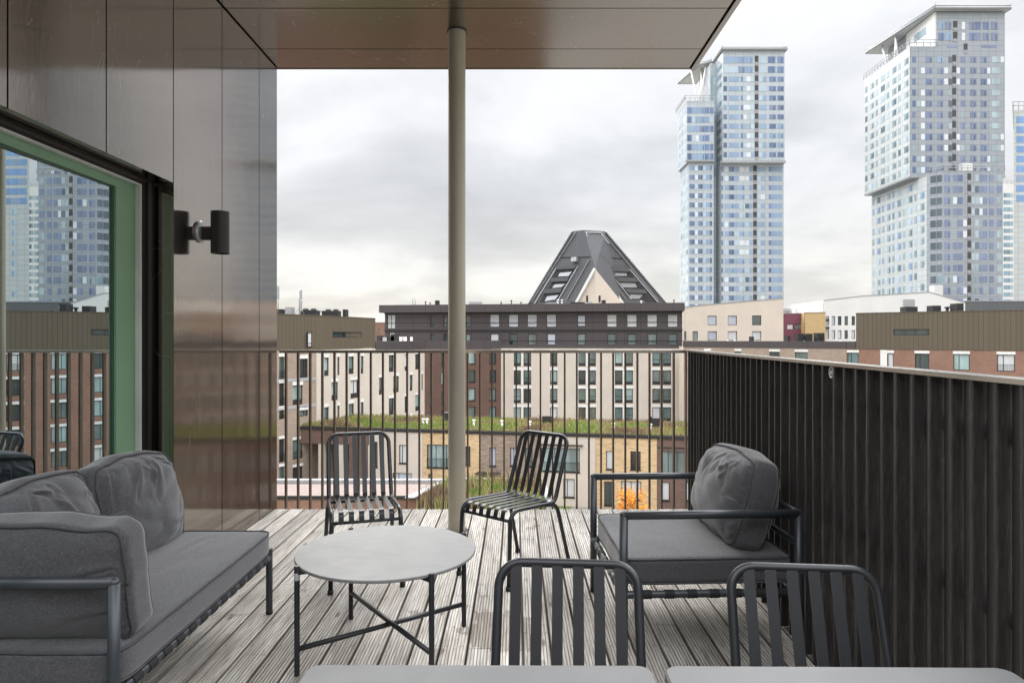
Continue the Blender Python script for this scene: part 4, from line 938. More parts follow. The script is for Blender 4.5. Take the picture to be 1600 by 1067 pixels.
h1 = house('pale cream terraced house behind the left slatted chair', 575, 660.5, 'cream2', [((623.5, 637, 695, 724), dict(p=4, m=[.35])), ((613.6, 643.6, 738.7, 752), dict(p=5, m=[.3])), ((585, 590, 690, 730), dict(p=2))])
h2 = house('yellow brick terraced house just left of the pillar', 660.5, 749.5, 'yelbrick', [((667, 709, 694.5, 731), dict(p=1, m=[.33, .72], rail=True)), ((669, 676, 740, 753), dict(p=3)), ((722, 735, 697, 727), dict(p=2))])
h3 = house('grey brown brick terraced house just right of the pillar', 749.5, 843.5, 'greybrick', [((764.7, 774.8, 699, 728), dict(p=5)), ((797, 808, 699.5, 728), dict(p=5, m=[.5])), ((755, 773, 744.5, 752), dict(p=2)), ((786, 800, 746, 753), dict(p=3)), ((820, 832, 700, 729), dict(p=3))])
h4 = house('pale cream terraced house with one wide teal window', 843.5, 930.5, 'cream2', [((845.5, 906, 700, 737), dict(p=1, m=[.35, .62], rail=True)), ((880, 897.8, 748, 777), dict(p=4, m=[.35])), ((858, 872, 781, 796), dict(p=4))])
h5 = house('yellow brick terraced house behind the orange bush', 930.5, 1026.5, 'yelbrick', [((947, 958.8, 704.3, 733.5), dict(p=4)), ((985, 1001, 705, 734), dict(p=2, m=[.14])), ((944, 960, 752, 790), dict(p=2)), ((970.5, 1002, 751.5, 780.5), dict(p=4, m=[.5]))])
h6 = house('dark brown brick terraced house next to the black fence', 1026.5, 1098, 'dkbrick2', [((1032, 1073, 705, 741), dict(p=3, m=[.3, .64])), ((1034.5, 1046.2, 753, 782), dict(p=4)), ((1070, 1082, 753, 782), dict(p=4))])
h7 = house('dark red brick terraced house hidden beyond the black fence', 1098, 1200, 'dkbrick', [((1110, 1122, 705, 735), dict(p=4)), ((1140, 1165, 705, 735), dict(p=3, m=[.5])), ((1120, 1140, 754, 784), dict(p=4))])
h8 = house('grey brown brick terraced house at the far right end of the row', 1200, 1330, 'greybrick', [((1215, 1230, 708, 738), dict(p=4)), ((1260, 1290, 708, 738), dict(p=3, m=[.5])), ((1240, 1258, 758, 788), dict(p=4))])
# bridge house on the left: brick beam over an open passage
ub = fH.u(577); c = fH.pt(ub/2, GZ); h0 = thing('terraced_house', 'brown brick passage house spanning an open gateway at the left end of the row', 'house', (c.x, c.y, GZ), group='row of terraced houses with a planted roof', world=True)
mb = MB(); fH.box(mb, -1, ub, HT-1.85, HT-.32, -10.4, 0); mb.build('beam', M['dkbrick2'], h0)
mb = MB(); fH.box(mb, fH.u(545), ub, GZ, HT-1.853, -10.4, -.06); mb.build('wall', M['dkbrick2'], h0)
mb = MB(); fH.box(mb, fH.u(497), fH.u(506), GZ, HT-1.853, -10.4, -.06); fH.box(mb, fH.u(529), fH.u(537), GZ, HT-1.853, -.6, -.05); mb.build('cream_pier', M['cream2'], h0)
mb = MB(); fH.box(mb, -1, ub, HT-.31, HT, -10.5, .10); mb.build('roof_edge', M['darktrim'], h0)
for (x0, x1, y0, y1, h) in ((746, 782, 733, 739.5, h3),):
    r = fH.rect(x0, x1, y0, y1); mb = MB(); fH.box(mb, r[0], r[1], r[2], r[2]+.16, .0, 1.1); mb.build('door_canopy', M['wframe'], h)
for (x0, x1, y, h) in ((830+14, 911, 695, h4),):
    mb = MB(); fH.box(mb, fH.u(x0), fH.u(x1), fH.z(880, y)-.05, fH.z(880, y)+.05, 0, .25); mb.build('awning_rail', M['wframe'], h)
mb = MB(); fH.box(mb, fH.u(1027), fH.u(1097), fH.z(1060, 700)-.06, fH.z(1060, 700)+.06, 0, .04); mb.build('band', M['wframe'], h6)
for px, wd, hh, dep, h, mm in ((675.5, .85, .95, 6, h2, 'equip'), (841, 1.1, .75, 6.5, h3, 'equip'), (1024, .9, .95, 5, h5, 'equip'), (1017, .25, 1.1, 5, h5, 'equip')):
    u = fH.u(px); p = fH.pt(u, 0, -dep); rooftop_unit(h, 'ventilation_unit', p.x*1.0, p.y, HT+.15, wd, .8, hh, mm)
for px, h in ((646, h1), (652, h1), (728, h2), (774, h3), (819, h3), (955, h5), (1015, h5)):
    p = fH.pt(fH.u(px)+.1, 0, -3.0); vent_pipe(h, p.x, p.y, HT+.1, .75, .11, 'lintel')
# soil and grass on the roof
mb = MB(); fH.box(mb, -.8, fH.L-.3, HT+.01, HT+.12, -10.3, -.15); sl = simple('roof_soil', (.14, .125, .06), .95, 0, .4, 2)
props(mb.build('roof_soil', sl), None, None, kind='stuff')
def grass_field(name, place, cnt, hmin, hmax, wid, seed, patch):
    rnd = random.Random(seed); mb = MB(); mb.col = []
    for i in range(cnt):
        x, y, z = place(rnd); q = noise.noise(Vector((x*patch, y*patch, seed)))+rnd.uniform(-.22, .22)
        if q < -.10: c = (.165, .235, .05)
        elif q < .06: c = (.27, .265, .085)
        elif q < .26: c = (.36, .30, .15)
        else: c = (.20, .14, .09)
        k = rnd.uniform(.75, 1.25); c = tuple(v*k for v in c)
        h = rnd.uniform(hmin, hmax)*(1.1+.5*q) * (1.7 if rnd.random() < .03 else 1); a = rnd.uniform(0, 6.28); w_ = wid*rnd.uniform(.6, 1.3); lx, ly = rnd.uniform(-.35, .35)*h, rnd.uniform(-.35, .35)*h
        dx, dy = math.cos(a)*w_/2, math.sin(a)*w_/2
        mb.face([(x-dx, y-dy, z), (x+dx, y+dy, z), (x+lx*.4+dx*.7, y+ly*.4+dy*.7, z+h*.6), (x+lx, y+ly, z+h), (x+lx*.4-dx*.7, y+ly*.4-dy*.7, z+h*.6)]); mb.col.append(c)
    o = mb.build(name, M['grass']); return props(o, None, None, kind='stuff')
def pl_h(r): p = fH.pt(r.uniform(-.7, fH.L-.4), HT+.1, -10.2*r.random()**1.25-.15); return p.x, p.y, p.z
grass_field('roof_grass', pl_h, 44000, .10, .40, .05, 5, .22)

# --- low roof just below the terrace: gravel block and a planted bed
pv = thing('pavilion', 'low flat gravel roofed brick pavilion with pale coping below the railing', 'building', (-12, 46.5, GZ), world=True)
Z0 = -9.0; xr = -6.4
mb = MB(); mb.prism([(-26, 45), (xr, 45), (xr+.9, 49), (-26, 49)], GZ, Z0-.25); mb.build('wall', M['redbrick2'], pv)
mb = MB(); mb.prism([(-26, 44.93), (xr+.05, 44.93), (xr+.05, 45.1), (-26, 45.1)], Z0-.248, Z0-.02); mb.build('roof_edge', M['darktrim'], pv)
mb = MB(); mb.prism([(-26, 45.11), (xr, 45.11), (xr+.9, 48.9), (-26, 48.9)], Z0-.24, Z0-.06); mb.build('gravel_roof', M['gravel'], pv)
mb = MB(); mb.prism([(-26, 48.9), (xr+1.4, 48.9), (xr+1.5, 49.35), (-26, 49.35)], Z0-.05, Z0+.2)
mb.prism([(xr-.75, 44.2), (xr-.1, 44.2), (xr+1.35, 48.88), (xr+.9, 48.88)], Z0-.019, Z0+.07); mb.build('coping', M['coping'], pv)
pb = thing('planted_roof', 'low pavilion roof with tall green grass seen right of the pillar', 'building', (-1.5, 46, GZ), world=True)
mb = MB(); mb.prism([(xr+.1, 42), (2.0, 42), (2.0, 49.3), (xr+1.6, 49.3)], GZ, Z0-.35); mb.build('wall', M['redbrick2'], pb)
mb = MB(); mb.prism([(xr+.2, 42.1), (1.9, 42.1), (1.9, 49.0), (xr+1.6, 49.0)], Z0-.348, Z0-.2); mb.build('soil', sl, pb)
mb = MB(); mb.prism([(xr+1.8, 49.36), (2.0, 49.36), (2.0, 49.8), (xr+1.8, 49.8)], Z0-.1, Z0+.17); mb.prism([(1.91, 42.), (2.2, 42.), (2.2, 49.3), (1.91, 49.3)], Z0-.3, Z0+.1); mb.build('coping', M['coping'], pb)
def pl_b(r): y = r.uniform(42.1, 48.9); return r.uniform(xr+.25+(y-42.1)*.19, 1.85), y, Z0-.2
g = grass_field('tall_grass', pl_b, 9000, .35, .85, .05, 9, .5)

# --- shrubs
def shrub(name, label, px, Y, h, r, cols, seed, cnt=900, leaf=.16):
    x, y = at(px, Y); s = thing(name, label, 'shrub', (x, y, GZ)); rnd = random.Random(seed)
    mb = MB()
    for k in range(5):
        a_ = k*1.26+rnd.random(); e_ = (math.cos(a_)*r*.6, math.sin(a_)*r*.6, h*rnd.uniform(.7, .92)); mb.tube([(0, 0, 0), (e_[0]*.35, e_[1]*.35, h*.4), e_], [.05, .035, .012], 6)
    mb.build('stem', M['bark'], s)
    mb = MB(); mb.col = []; cl = [(rnd.gauss(0, r*.45), rnd.gauss(0, r*.45), h*rnd.uniform(.35, 1.0), rnd.uniform(.25, .5)*r) for _ in range(26)]
    for i in range(cnt):
        cx, cy_, cz, cr = rnd.choice(cl); p = Vector((cx+rnd.gauss(0, cr*.55), cy_+rnd.gauss(0, cr*.55), cz+rnd.gauss(0, cr*.5)))
        u = Vector((rnd.gauss(0, 1), rnd.gauss(0, 1), rnd.gauss(0, 1))).normalized(); v = u.orthogonal().normalized(); L_ = leaf*rnd.uniform(.6, 1.3)
        mb.face([p-u*L_*.5, p+v*L_*.3, p+u*L_*.5, p-v*L_*.3]); c = rnd.choice(cols); k = rnd.uniform(.75, 1.2); mb.col.append(tuple(q*k for q in c))
    mb.build('foliage', M['leaf'], s); return s
shrub('shrub', 'orange autumn bush in front of the yellow brick house', 984, 60, 3.75, 1.45, [(.62, .20, .02), (.66, .30, .03), (.50, .12, .02), (.60, .36, .06)], 4, 3600, .17)
shrub('shrub', 'small green bush low beside the black fence', 1070, 60, 2.0, .7, [(.10, .14, .03), (.16, .19, .05), (.07, .10, .03)], 6, 420, .12)

# --- pyramid building
py = thing('pyramid_building', 'dark grey truncated pyramid roofed building with pale cream corner wall', 'building', (18, 155, GZ), world=True)
def P3(px, pyy, Y): return Vector(((px-PX)/FPX*Y, Y, EYE-(pyy-PY)/FPX*Y))
TZ = P3(913, 359.5, 152).z
def atz(px, pyy, z): Y = (z-EYE)/((PY-pyy)/FPX); return Vector(((px-PX)/FPX*Y, Y, z))
T1, Tc, T3 = atz(894, 361.5, TZ), P3(913, 359.5, 152), atz(946, 361.5, TZ)
BZ = 6.0; BL = atz(822, 490, BZ) if False else Vector((2.6, 160, BZ)); BR = Vector((36.2, 160, BZ))
BL = P3(815, 489.5, 160); BR = P3(1055, 489.5, 160); BF = P3(947, 483.6, 140)
nL = (T1-Tc).cross(BL-Tc).normalized(); nR = (BR-Tc).cross(T3-Tc).normalized()
if nL.y > 0: nL = -nL
if nR.y > 0: nR = -nR
cam0 = Vector((0, 0, EYE))
def on(pl, px, pyy, off=0):
    d = Vector(((px-PX)/FPX, 1, -(pyy-PY)/FPX)); n_ = nL if pl == 'L' else nR
    return cam0+d*((Tc-cam0).dot(n_)/d.dot(n_))+n_*off
def slab(pl, pts, th, m, name, parent=py, o0=.0):
    n_ = nL if pl == 'L' else nR; a_ = [on(pl, x, y, o0) for x, y in pts]; b_ = [p+n_*th for p in a_]; mb = MB(); k = len(pts); mb.v = [tuple(p) for p in a_+b_]
    mb.poly(range(k)); mb.poly(range(2*k-1, k-1, -1))
    for i in range(k): j = (i+1) % k; mb.poly([i, i+k, j+k, j])
    return mb.build(name, M[m], parent)
A3 = P3(929.5, 420, 145.9); A3 = on('L', 930, 420)
L3 = on('L', 898.5, 478); R3 = on('R', 976, 478)
back = [Vector((T1.x+3, T1.y+7, TZ)), Vector((T3.x-3, T3.y+7, TZ))]; bb = [Vector((6, 178, BZ)), Vector((32, 178, BZ))]
L0 = on('L', 824-9, 489); R0 = on('R', 1042+13, 489)
Lb = on('L', 893, 489); Rb = on('R', 984, 489); Cb = Vector((A3.x, A3.y, Lb.z-2))
mb = MB()
def fuv(pts):
    o_ = pts[0]; e1 = (pts[-1]-pts[0]); e1.z = 0; e1.normalize(); return [((p-o_).dot(e1), p.z) for p in pts]
for pts in ([T1, Tc, A3, L3, Lb, L0], [Tc, T3, R0, Rb, R3, A3], [T1, back[0], back[1], T3, Tc], [T1, L0, bb[0], back[0]], [T3, back[1], bb[1], R0], [back[0], bb[0], bb[1], back[1]]): mb.face(pts, fuv(pts))
mb.build('roof', M['slate'], py)
mb = MB(); Cl = Vector((A3.x, A3.y, -4))
mb.face([A3, Cl, Vector((Lb.x, Lb.y, -4)), Lb, L3]); mb.face([A3, R3, Rb, Vector((Rb.x, Rb.y, -4)), Cl]); mb.build('corner_wall', M['beige'], py)
mb = MB(); mb.prism(ccw([(L0.x, L0.y), (BF.x-2, BF.y+9), (R0.x, R0.y), (32, 178), (6, 178)]), GZ, L0.z-.2); mb.build('body', M['beige'], py)
def strip(pl, a_, b_, wpx, th, m, name, o0=.02):
    (x0, y0), (x1, y1) = a_, b_; L_ = math.hypot(x1-x0, y1-y0); nx, ny = -(y1-y0)/L_*wpx/2, (x1-x0)/L_*wpx/2
    return slab(pl, [(x0+nx, y0+ny), (x1+nx, y1+ny), (x1-nx, y1-ny), (x0-nx, y0-ny)], th, m, name, o0=o0)
strip('L', (930.5, 420), (899, 478), 3.6, .5, 'white', 'gable_edge'); strip('R', (930, 420), (975, 478), 3.6, .5, 'white', 'gable_edge')
strip('L', (894.5, 362), (823, 480), 1.3, .5, 'slate_trim', 'ridge_trim'); strip('R', (945.5, 362), (1046, 480), 1.3, .5, 'slate_trim', 'ridge_trim'); strip('R', (914.5, 363), (929, 419), 1.3, .45, 'slate_trim', 'ridge_trim')
kx = lambda x: 820+x/6.957; ky = lambda y: 350+y/6.957
for pl, a_, b_ in (('L', (355, 470), (110, 868)), ('L', (585, 455), (350, 860)), ('L', (705, 390), (455, 830)), ('R', (865, 455), (1150, 815)), ('R', (1115, 470), (1440, 850)), ('R', (760, 390), (1085, 810)), ('R', (835, 95), (1445, 830)), ('L', (560, 90), (75, 850))):
    strip(pl, (kx(a_[0]), ky(a_[1])), (kx(b_[0]), ky(b_[1])), .9 if a_[0] not in (705, 760, 835, 560) else .55, .3, 'slate_trim' if a_[0] not in (705, 760, 835, 560) else 'slabband', 'roof_trim')
for pl, q in (('L', (390, 366, 712, 358)), ('R', (765, 362, 1075, 376))): strip(pl, (kx(q[0]), ky(q[1])), (kx(q[2]), ky(q[3])), .8, .15, 'darktrim', 'roof_trim')
def wedge(pl, q, m, name): return slab(pl, [(kx(x), ky(y)) for x, y in q], .08, m, name, o0=.03)
for q in ([(343, 515), (540, 500), (495, 575), (310, 580)], [(292, 640), (470, 632), (420, 695), (250, 705)], [(205, 770), (398, 752), (350, 830), (165, 850)]):
    w_ = wedge('L', q, 'darktrim', 'loggia'); (a, b), (c, d), (e_, f), (g_, h_) = q
    g2 = slab('L', [(kx(a*.75+c*.25-8), ky(b+18)), (kx(c-25), ky(d+20)), (kx(e_-18), ky(f-8)), (kx(g_*.7+e_*.3), ky(h_-8))], .05, 'slate_trim', 'glazing', o0=.12)
for q in ([(925, 525), (1135, 530), (1175, 580), (965, 570)], [(1015, 635), (1230, 640), (1285, 705), (1060, 695)], [(1120, 758), (1310, 765), (1310, 828), (1150, 815)]):
    w_ = wedge('R', q, 'darktrim', 'loggia'); (a, b), (c, d), (e_, f), (g_, h_) = q
    slab('R', [(kx(a+14), ky(b+6)), (kx(c-30), ky(d+6)), (kx(e_-70), ky(f-14)), (kx(g_+5), ky(h_-4))], .05, 'coping', 'glazing', o0=.12)
for q in ([(300, 590), (490, 580), (475, 625), (285, 635)], [(225, 712), (415, 700), (400, 748), (205, 758)], [(360, 470), (580, 455), (548, 490), (345, 500)]): slab('L', [(kx(x), ky(y)) for x, y in q], .5, 'slate', 'awning_roof', o0=.05)
for q in ([(880, 462), (1120, 470), (1140, 522), (920, 516)], [(975, 580), (1190, 588), (1228, 632), (1012, 628)], [(1075, 705), (1290, 712), (1318, 758), (1112, 750)]): slab('R', [(kx(x), ky(y)) for x, y in q], .5, 'slate', 'awning_roof', o0=.05)
slab('R', [(kx(1110), ky(540)), (kx(1140), ky(525)), (kx(1440), ky(850)), (kx(1310), ky(850)), (kx(1310), ky(760))], .06, 'equip', 'loggia', o0=.02)
slab('R', [(kx(685), ky(105)), (kx(810), ky(105)), (kx(905), ky(215)), (kx(710), ky(205))], .10, 'darktrim', 'roof_terrace', o0=.03)
strip('R', (kx(665), ky(95)), (kx(815), ky(97)), 1.1, .4, 'slate_trim', 'roof_trim'); strip('R', (kx(815), ky(97)), (kx(905), ky(215)), 1.1, .4, 'slate_trim', 'roof_trim')
slab('R', [(kx(690), ky(110)), (kx(800), ky(112)), (kx(830), ky(145)), (kx(700), ky(140))], .1, 'slabband', 'terrace_wall_panel', o0=.14)
slab('R', [(kx(720), ky(160)), (kx(850), ky(165)), (kx(870), ky(190)), (kx(720), ky(180))], .2, 'galv', 'railing', o0=.14)
slab('L', [(kx(528), ky(372)), (kx(585), ky(366)), (kx(583), ky(412)), (kx(526), ky(418))], 1.0, 'galv', 'roof_hatch', o0=.02)
for x0 in (668, 803):
    yb = ky(850); p = [(kx(x0), ky(778)), (kx(x0+20), ky(778)), (kx(x0+20), ky(850)), (kx(x0), ky(850))]
    mb = MB()
    A2 = A3.xy; Q = (Lb if x0 < 760 else Rb).xy; d2 = (Q-A2).normalized(); n2 = Vector((-d2.y, d2.x)); n2 = n2 if n2.y < 0 else -n2
    def cw(px, pyy):
        t = (px-PX)/FPX; s_ = (t*A2.y-A2.x)/(d2.x-t*d2.y); q = A2+d2*s_; return Vector((q.x, q.y, EYE-(pyy-PY)/FPX*q.y))
    a_ = [cw(*c) for c in p]; off = Vector((n2.x, n2.y, 0))*.06; b_ = [q+off for q in a_]; mb.v = [tuple(q) for q in a_+b_]; mb.poly([0, 1, 2, 3]); mb.poly([7, 6, 5, 4])
    for i in range(4): j = (i+1) % 4; mb.poly([i, i+4, j+4, j])
    mb.build('window', M['wframe'], py)

# --- far low buildings
def block(name, label, px0, px1, Y, ytop0, ytop1, m, wins=(), depth=14, pane=3, Y1=None, kit=(), cut=None):
    f = Fac(at(px0, Y), at(px1, Y1 or Y)); c = f.pt(f.L/2, GZ)
    b = thing(name, label, 'building', (c.x, c.y, GZ), world=True); z0 = f.z(px0, ytop0); z1 = f.z(px1, ytop1); zt = min(z0, z1)
    rects = [f.rect(*q[:4]) for q in wins]; mb = MB(); f.skin(mb, 0, f.L, GZ, zt-.01, rects, .3); f.core(mb, 0, f.L, GZ, zt-.02, depth, gap=.35)
    tops = [(0, z0)]+[(f.u(px), f.z(px, yy)) for px, yy in (cut or [])]+[(f.L, z1)]
    fr = [f.pt(0, zt-.01)]+[f.pt(u, z) for u, z in tops]+[f.pt(f.L, zt-.01)]; bk = [Vector((p.x, p.y, p.z))-Vector((f.n.x, f.n.y, 0))*depth for p in fr]
    fr = [fr[0], fr[-1]]+fr[-2:0:-1]; bk = [bk[0], bk[-1]]+bk[-2:0:-1]; k = len(fr)
    mb.face(fr); mb.face(bk[::-1])
    for i in range(1, k-0):
        j = (i+1) % k; mb.face([fr[j], fr[i], bk[i], bk[j]])
    mb.build('wall', M[m], b)
    mb = MB()
    for (u0, za), (u1, zb) in zip(tops, tops[1:]):
        lo = [f.pt(u0, za+.004, .08), f.pt(u1, zb+.004, .08), f.pt(u1, zb+.004, -.5), f.pt(u0, za+.004, -.5)]; mb.hexa(lo, [p+Vector((0, 0, .16)) for p in lo])
    mb.build('coping', M['coping'], b)
    for q, r in zip(wins, rects): window(f, r, b, PANES[q[4] if len(q) > 4 else pane], fw=.1, depth=.2)
    return b, f
kx2 = lambda x: 1060+x/2.963; ky2 = lambda y: 440+y/2.963
block('town_building', 'beige rendered building with slanting roofline in front of the nearer tower', 1069, 1224, 140, 481, 466.5, 'beige',
      [(kx2(a), kx2(b), ky2(c), ky2(d), p) for a, b, c, d, p in [(136, 177, 158, 202, 5), (229, 271, 158, 202, 5), (341, 384, 157, 202, 3), (66, 90, 230, 272, 1), (136, 178, 230, 272, 5), (229, 272, 230, 272, 4), (341, 384, 230, 272, 4), (27, 37, 230, 272, 1)]], cut=[(1094, 477.5)])
b, f = block('town_building', 'maroon rendered building between the beige and white ones', 1219, 1257.5, 150, 490.5, 490, 'maroon', [(kx2(503), kx2(533), ky2(197), ky2(222), 4), (kx2(541), kx2(572), ky2(196), ky2(222), 3)])
mb = MB(); p = f.pt(f.L*.45, 0, -4); z = f.z(1240, 490)
for i in range(4):
    for j in (0, 3): mb.tube([(p.x-2.8+i*1.9, p.y+j, z), (p.x-2.8+i*1.9, p.y+j, z+1.9)], .09, 6)
for k in (.9, 1.8): mb.tube([(p.x-2.9, p.y, z+k), (p.x+3, p.y, z+k)], .07, 6)
mb.box(p.x-1.6, p.x+1.8, p.y+.6, p.y+2.4, z, z+1.3); mb.tube([(p.x-1.2, p.y, z), (p.x-1.2, p.y, z+3.5)], .07, 6); mb.build('roof_plant', M['galv'], b)
block('town_building', 'ochre yellow rendered building beside the maroon one', 1257.8, 1290, 148, 489, 488.5, 'ochre', [(kx2(607), kx2(700), ky2(172), ky2(186), 2), (kx2(607), kx2(700), ky2(208), ky2(223), 2)])
ww = [(682, 697), (710, 726), (738, 755), (769, 785), (802, 818), (838, 855), (870, 887), (902, 918)]
block('town_building', 'white rendered building with low pointed roofline in front of the taller tower', 1287, 1508, 150, 470, 473.5, 'white',
      [(kx2(a), kx2(b), ky2(y0), ky2(y1), random.choice([3, 4, 5, 2])) for a, b in ww for y0, y1 in ((160, 202), (225, 265))], cut=[(1347, 463), (1453, 457)], depth=18)
block('town_building', 'distant red brick building peeping out between left and middle blocks', 578, 612, 150, 504.5, 504.5, 'redbrick', [(590, 593.5, 514, 521, 1), (602, 605.5, 514, 521, 1)])
block('town_building', 'low grey building at the foot of the rightmost towers', 1500, 1640, 160, 471, 471, 'slate', [], pane=3)
# --- towers
class Tower:
    def __init__(s, label, base): s.r = thing('tower', label, 'tower', (*base, GZ), world=True); s.w = []; s.bal = []; s.boxes = []
    def vol(s, x0, x1, y0, y1, z0, z1, m, name='shaft'): mb = MB(); mb.prism([(x0, y0), (x1, y0), (x1, y1), (x0, y1)], z0, z1); return mb.build(name, M[m], s.r)
    def face(s, P0, P1, z0, z1, fh, cols, wz=(.28, .80), seed=0, jitter=True):
        """cols: list of (u0, u1, kinds) in fractions of the face; one entry of kinds is drawn per floor"""
        f = Fac(P0, P1); rnd = random.Random(seed); n = int(round((z1-z0)/fh)); fh = (z1-z0)/n
        for k in range(n):
            za = z0+k*fh
            for c in cols:
                u0, u1, kinds = c[:3]; kd = kinds[0] if (rnd.random() < .62 and kinds[0] != '-' and len(kinds) < 4) else kinds[(k//2) % len(kinds)] if 'w' in kinds else kinds[rnd.randrange(len(kinds))]
                if kd == '-': continue
                if kd == 'B': s.bal.append((f, u0*f.L, u1*f.L, za+.1, za+fh-.22)); continue
                lo, hi = c[3] if len(c) > 3 else wz
                s.w.append((f, u0*f.L, u1*f.L, za+lo*fh, za+hi*fh, kd))
                if len(kinds) > 2 and (u1-u0)*f.L > 1.5 and kd not in 'w': s.w.append((f, u0*f.L+(u1-u0)*f.L*.62, u0*f.L+(u1-u0)*f.L*.78, za+lo*fh+.05, za+(hi-.12)*fh, {'b': 'd', 'p': 'b', 'v': 'k', 's': 'b', 'd': 'k', 'g': 'k', 't': 'k', 'k': 't'}[kd], .05))
    def done(s):
        ar = lambda q: (q[2]-q[1])*(q[4]-q[3])*abs(q[0].n.y*q[0].p.y+q[0].n.x*q[0].p.x)
        s.w.sort(key=ar, reverse=True)
        keys = list(TW)
        def put(mb, q):
            o_ = q[6] if len(q) > 6 else 0
            q[0].box(mb, q[1], q[2], q[3], q[4], -.05, .06+o_, keys.index(q[5]))
        for q in s.w[:100]:
            mb = MB(); q2 = q; q[0].box(mb, q[1], q[2], q[3], q[4], -.05, .06+(q[6] if len(q) > 6 else 0)); mb.build('window', TW[q[5]], s.r)
        mb = MB()
        for q in s.w[100:]: put(mb, q)
        if mb.v: props(mb.build('windows', list(TW.values()), s.r), None, None, kind='stuff')
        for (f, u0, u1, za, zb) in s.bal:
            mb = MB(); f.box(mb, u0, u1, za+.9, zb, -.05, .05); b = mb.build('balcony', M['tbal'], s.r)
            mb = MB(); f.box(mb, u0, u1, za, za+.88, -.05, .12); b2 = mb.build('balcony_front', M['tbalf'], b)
def canopy_slab(t, pts, z, th, bars=True):
    mb = MB(); mb.prism(ccw(pts), z, z+th); mb.build('roof_canopy', M['tsteel'], t.r)
    mb = MB(); P = ccw(pts)
    for (x0, y0), (x1, y1) in zip(P, P[1:]+P[:1]): mb.tube([(x0, y0, z+th+.35), (x1, y1, z+th+.35)], .16, 6); mb.tube([(x0, y0, z+th*.5), (x1, y1, z+th*.5)], .42, 6)
    for (x0, y0), (x1, y1) in zip(P, P[1:]+P[:1]):
        L_ = math.hypot(x1-x0, y1-y0); n_ = max(2, int(L_/3))
        for i in range(n_+1): x, y = x0+(x1-x0)*i/n_, y0+(y1-y0)*i/n_; mb.tube([(x, y, z), (x, y, z+th+.4)], .09, 5)
    mb.build('canopy_edge', M['tedge'], t.r)
    for (x, y) in P: mb = MB(); mb.tube([(x, y, z+th), (x, y, z+th+1.6)], .1, 5); mb.build('beacon_mast', M['tedge'], t.r)
def guard(t, pts, z, h=1.7):
    mb = MB()
    for (x0, y0), (x1, y1) in zip(pts, pts[1:]):
        L_ = math.hypot(x1-x0, y1-y0); n_ = max(2, int(L_/1.6))
        for k in (.5, 1): mb.tube([(x0, y0, z+h*k), (x1, y1, z+h*k)], .10, 5)
        for i in range(n_+1): x, y = x0+(x1-x0)*i/n_, y0+(y1-y0)*i/n_; mb.tube([(x, y, z), (x, y, z+h)], .08, 5)
    mb.build('roof_guard', M['tedge'], t.r)
def X(px, Y): return (px-PX)/FPX*Y
def Zp(py_, Y): return EYE-(py_-PY)/FPX*Y
# tower one
YA = 231.; t1_ = Tower('pale blue glass tower with stepped top, nearer the canopy edge', (80, 240))
xa, xb, xm, xc = X(1073, YA), X(1116, YA), X(1129.5, YA-2.2), X(1226, YA-2.2); zb_ = Zp(254, YA); zl = Zp(158, YA); zt_ = Zp(83.5, YA); fh = 3.16
dp = 244-YA
xa2 = X(1076.6, YA)
t1_.vol(xa, xb, YA, YA+dp, zb_, zl, 'twall', 'upper_shaft'); t1_.vol(xa2, xb, YA+.6, YA+dp, GZ, zb_-.02, 'twall', 'lower_shaft')
t1_.vol(xb+.01, xm-.01, YA+5, YA+dp+6, GZ, Zp(101, YA+5), 'twall', 'glass_link')
t1_.vol(xm, xc, YA-2.2, YA+18, zb_, zt_, 'twall', 'upper_shaft'); t1_.vol(X(1127, YA), X(1224.5, YA), YA, YA+18, GZ, zb_-.02, 'twall', 'lower_shaft')
mb = MB(); mb.prism([(xm-.3, YA-2.5), (xc+.3, YA-2.5), (xc+.3, YA), (xm-.3, YA)], zb_-.75, zb_-.03); mb.build('overhang', M['tedge'], t1_.r)
mb = MB(); mb.prism([(xa-.5, YA-.5), (xb, YA-.5), (xb, YA+.5), (xa-.5, YA+.5)], zb_+.3, zb_+.6); mb.build('floor_ledge', M['tedge'], t1_.r)
nu = round((zt_-zb_)/fh)
t1_.face((xm, YA-2.2), (xc, YA-2.2), zb_+.3, zb_+.3+9*fh*1.0, fh, [(.01, .065, 'dbd'), (.10, .26, 'b'), (.29, .325, 'dvd'), (.335, .385, 'pbw-'), (.385, .45, 'wg-'), (.455, .51, 'pb'), (.515, .575, 'B'), (.585, .64, 'pb'), (.645, .71, 'bpb'), (.75, .86, 'dbv'), (.885, .985, 'dvb')], seed=2)
t1_.face((xm, YA-2.2), (xc, YA-2.2), zb_+.3+9*fh, zt_-1.6, 3.4, [(.02, .25, 'bp'), (.25, .36, 'bdv'), (.37, .49, 'bdw'), (.515, .575, 'B'), (.585, .70, 'pb'), (.73, .85, 'dvb'), (.88, .985, 'dbv')], (.2, .86), seed=5)
t1_.face((X(1127, YA), YA), (X(1224.5, YA), YA), GZ+1, zb_-.9, fh, [(.0, .028, 'd'), (.055, .115, 'bpw'), (.12, .205, 'dvb'), (.205, .28, 'bp'), (.29, .375, 'bpbw'), (.385, .445, 'gk-w'), (.45, .50, 'b'), (.51, .57, 'B'), (.58, .63, 'pbd'), (.63, .70, 'bwp'), (.76, .80, 'dbd'), (.80, .89, 'bp'), (.89, .975, 'b')], seed=3)
t1_.face((xa, YA), (xb, YA), zb_+.3, zl-1.8, fh, [(.02, .18, 'dbb'), (.19, .31, 'bp'), (.32, .44, 'bwp'), (.46, .66, 'bdv'), (.66, .82, 'dbv'), (.84, .97, 'dbp')], (.2, .86), seed=4)
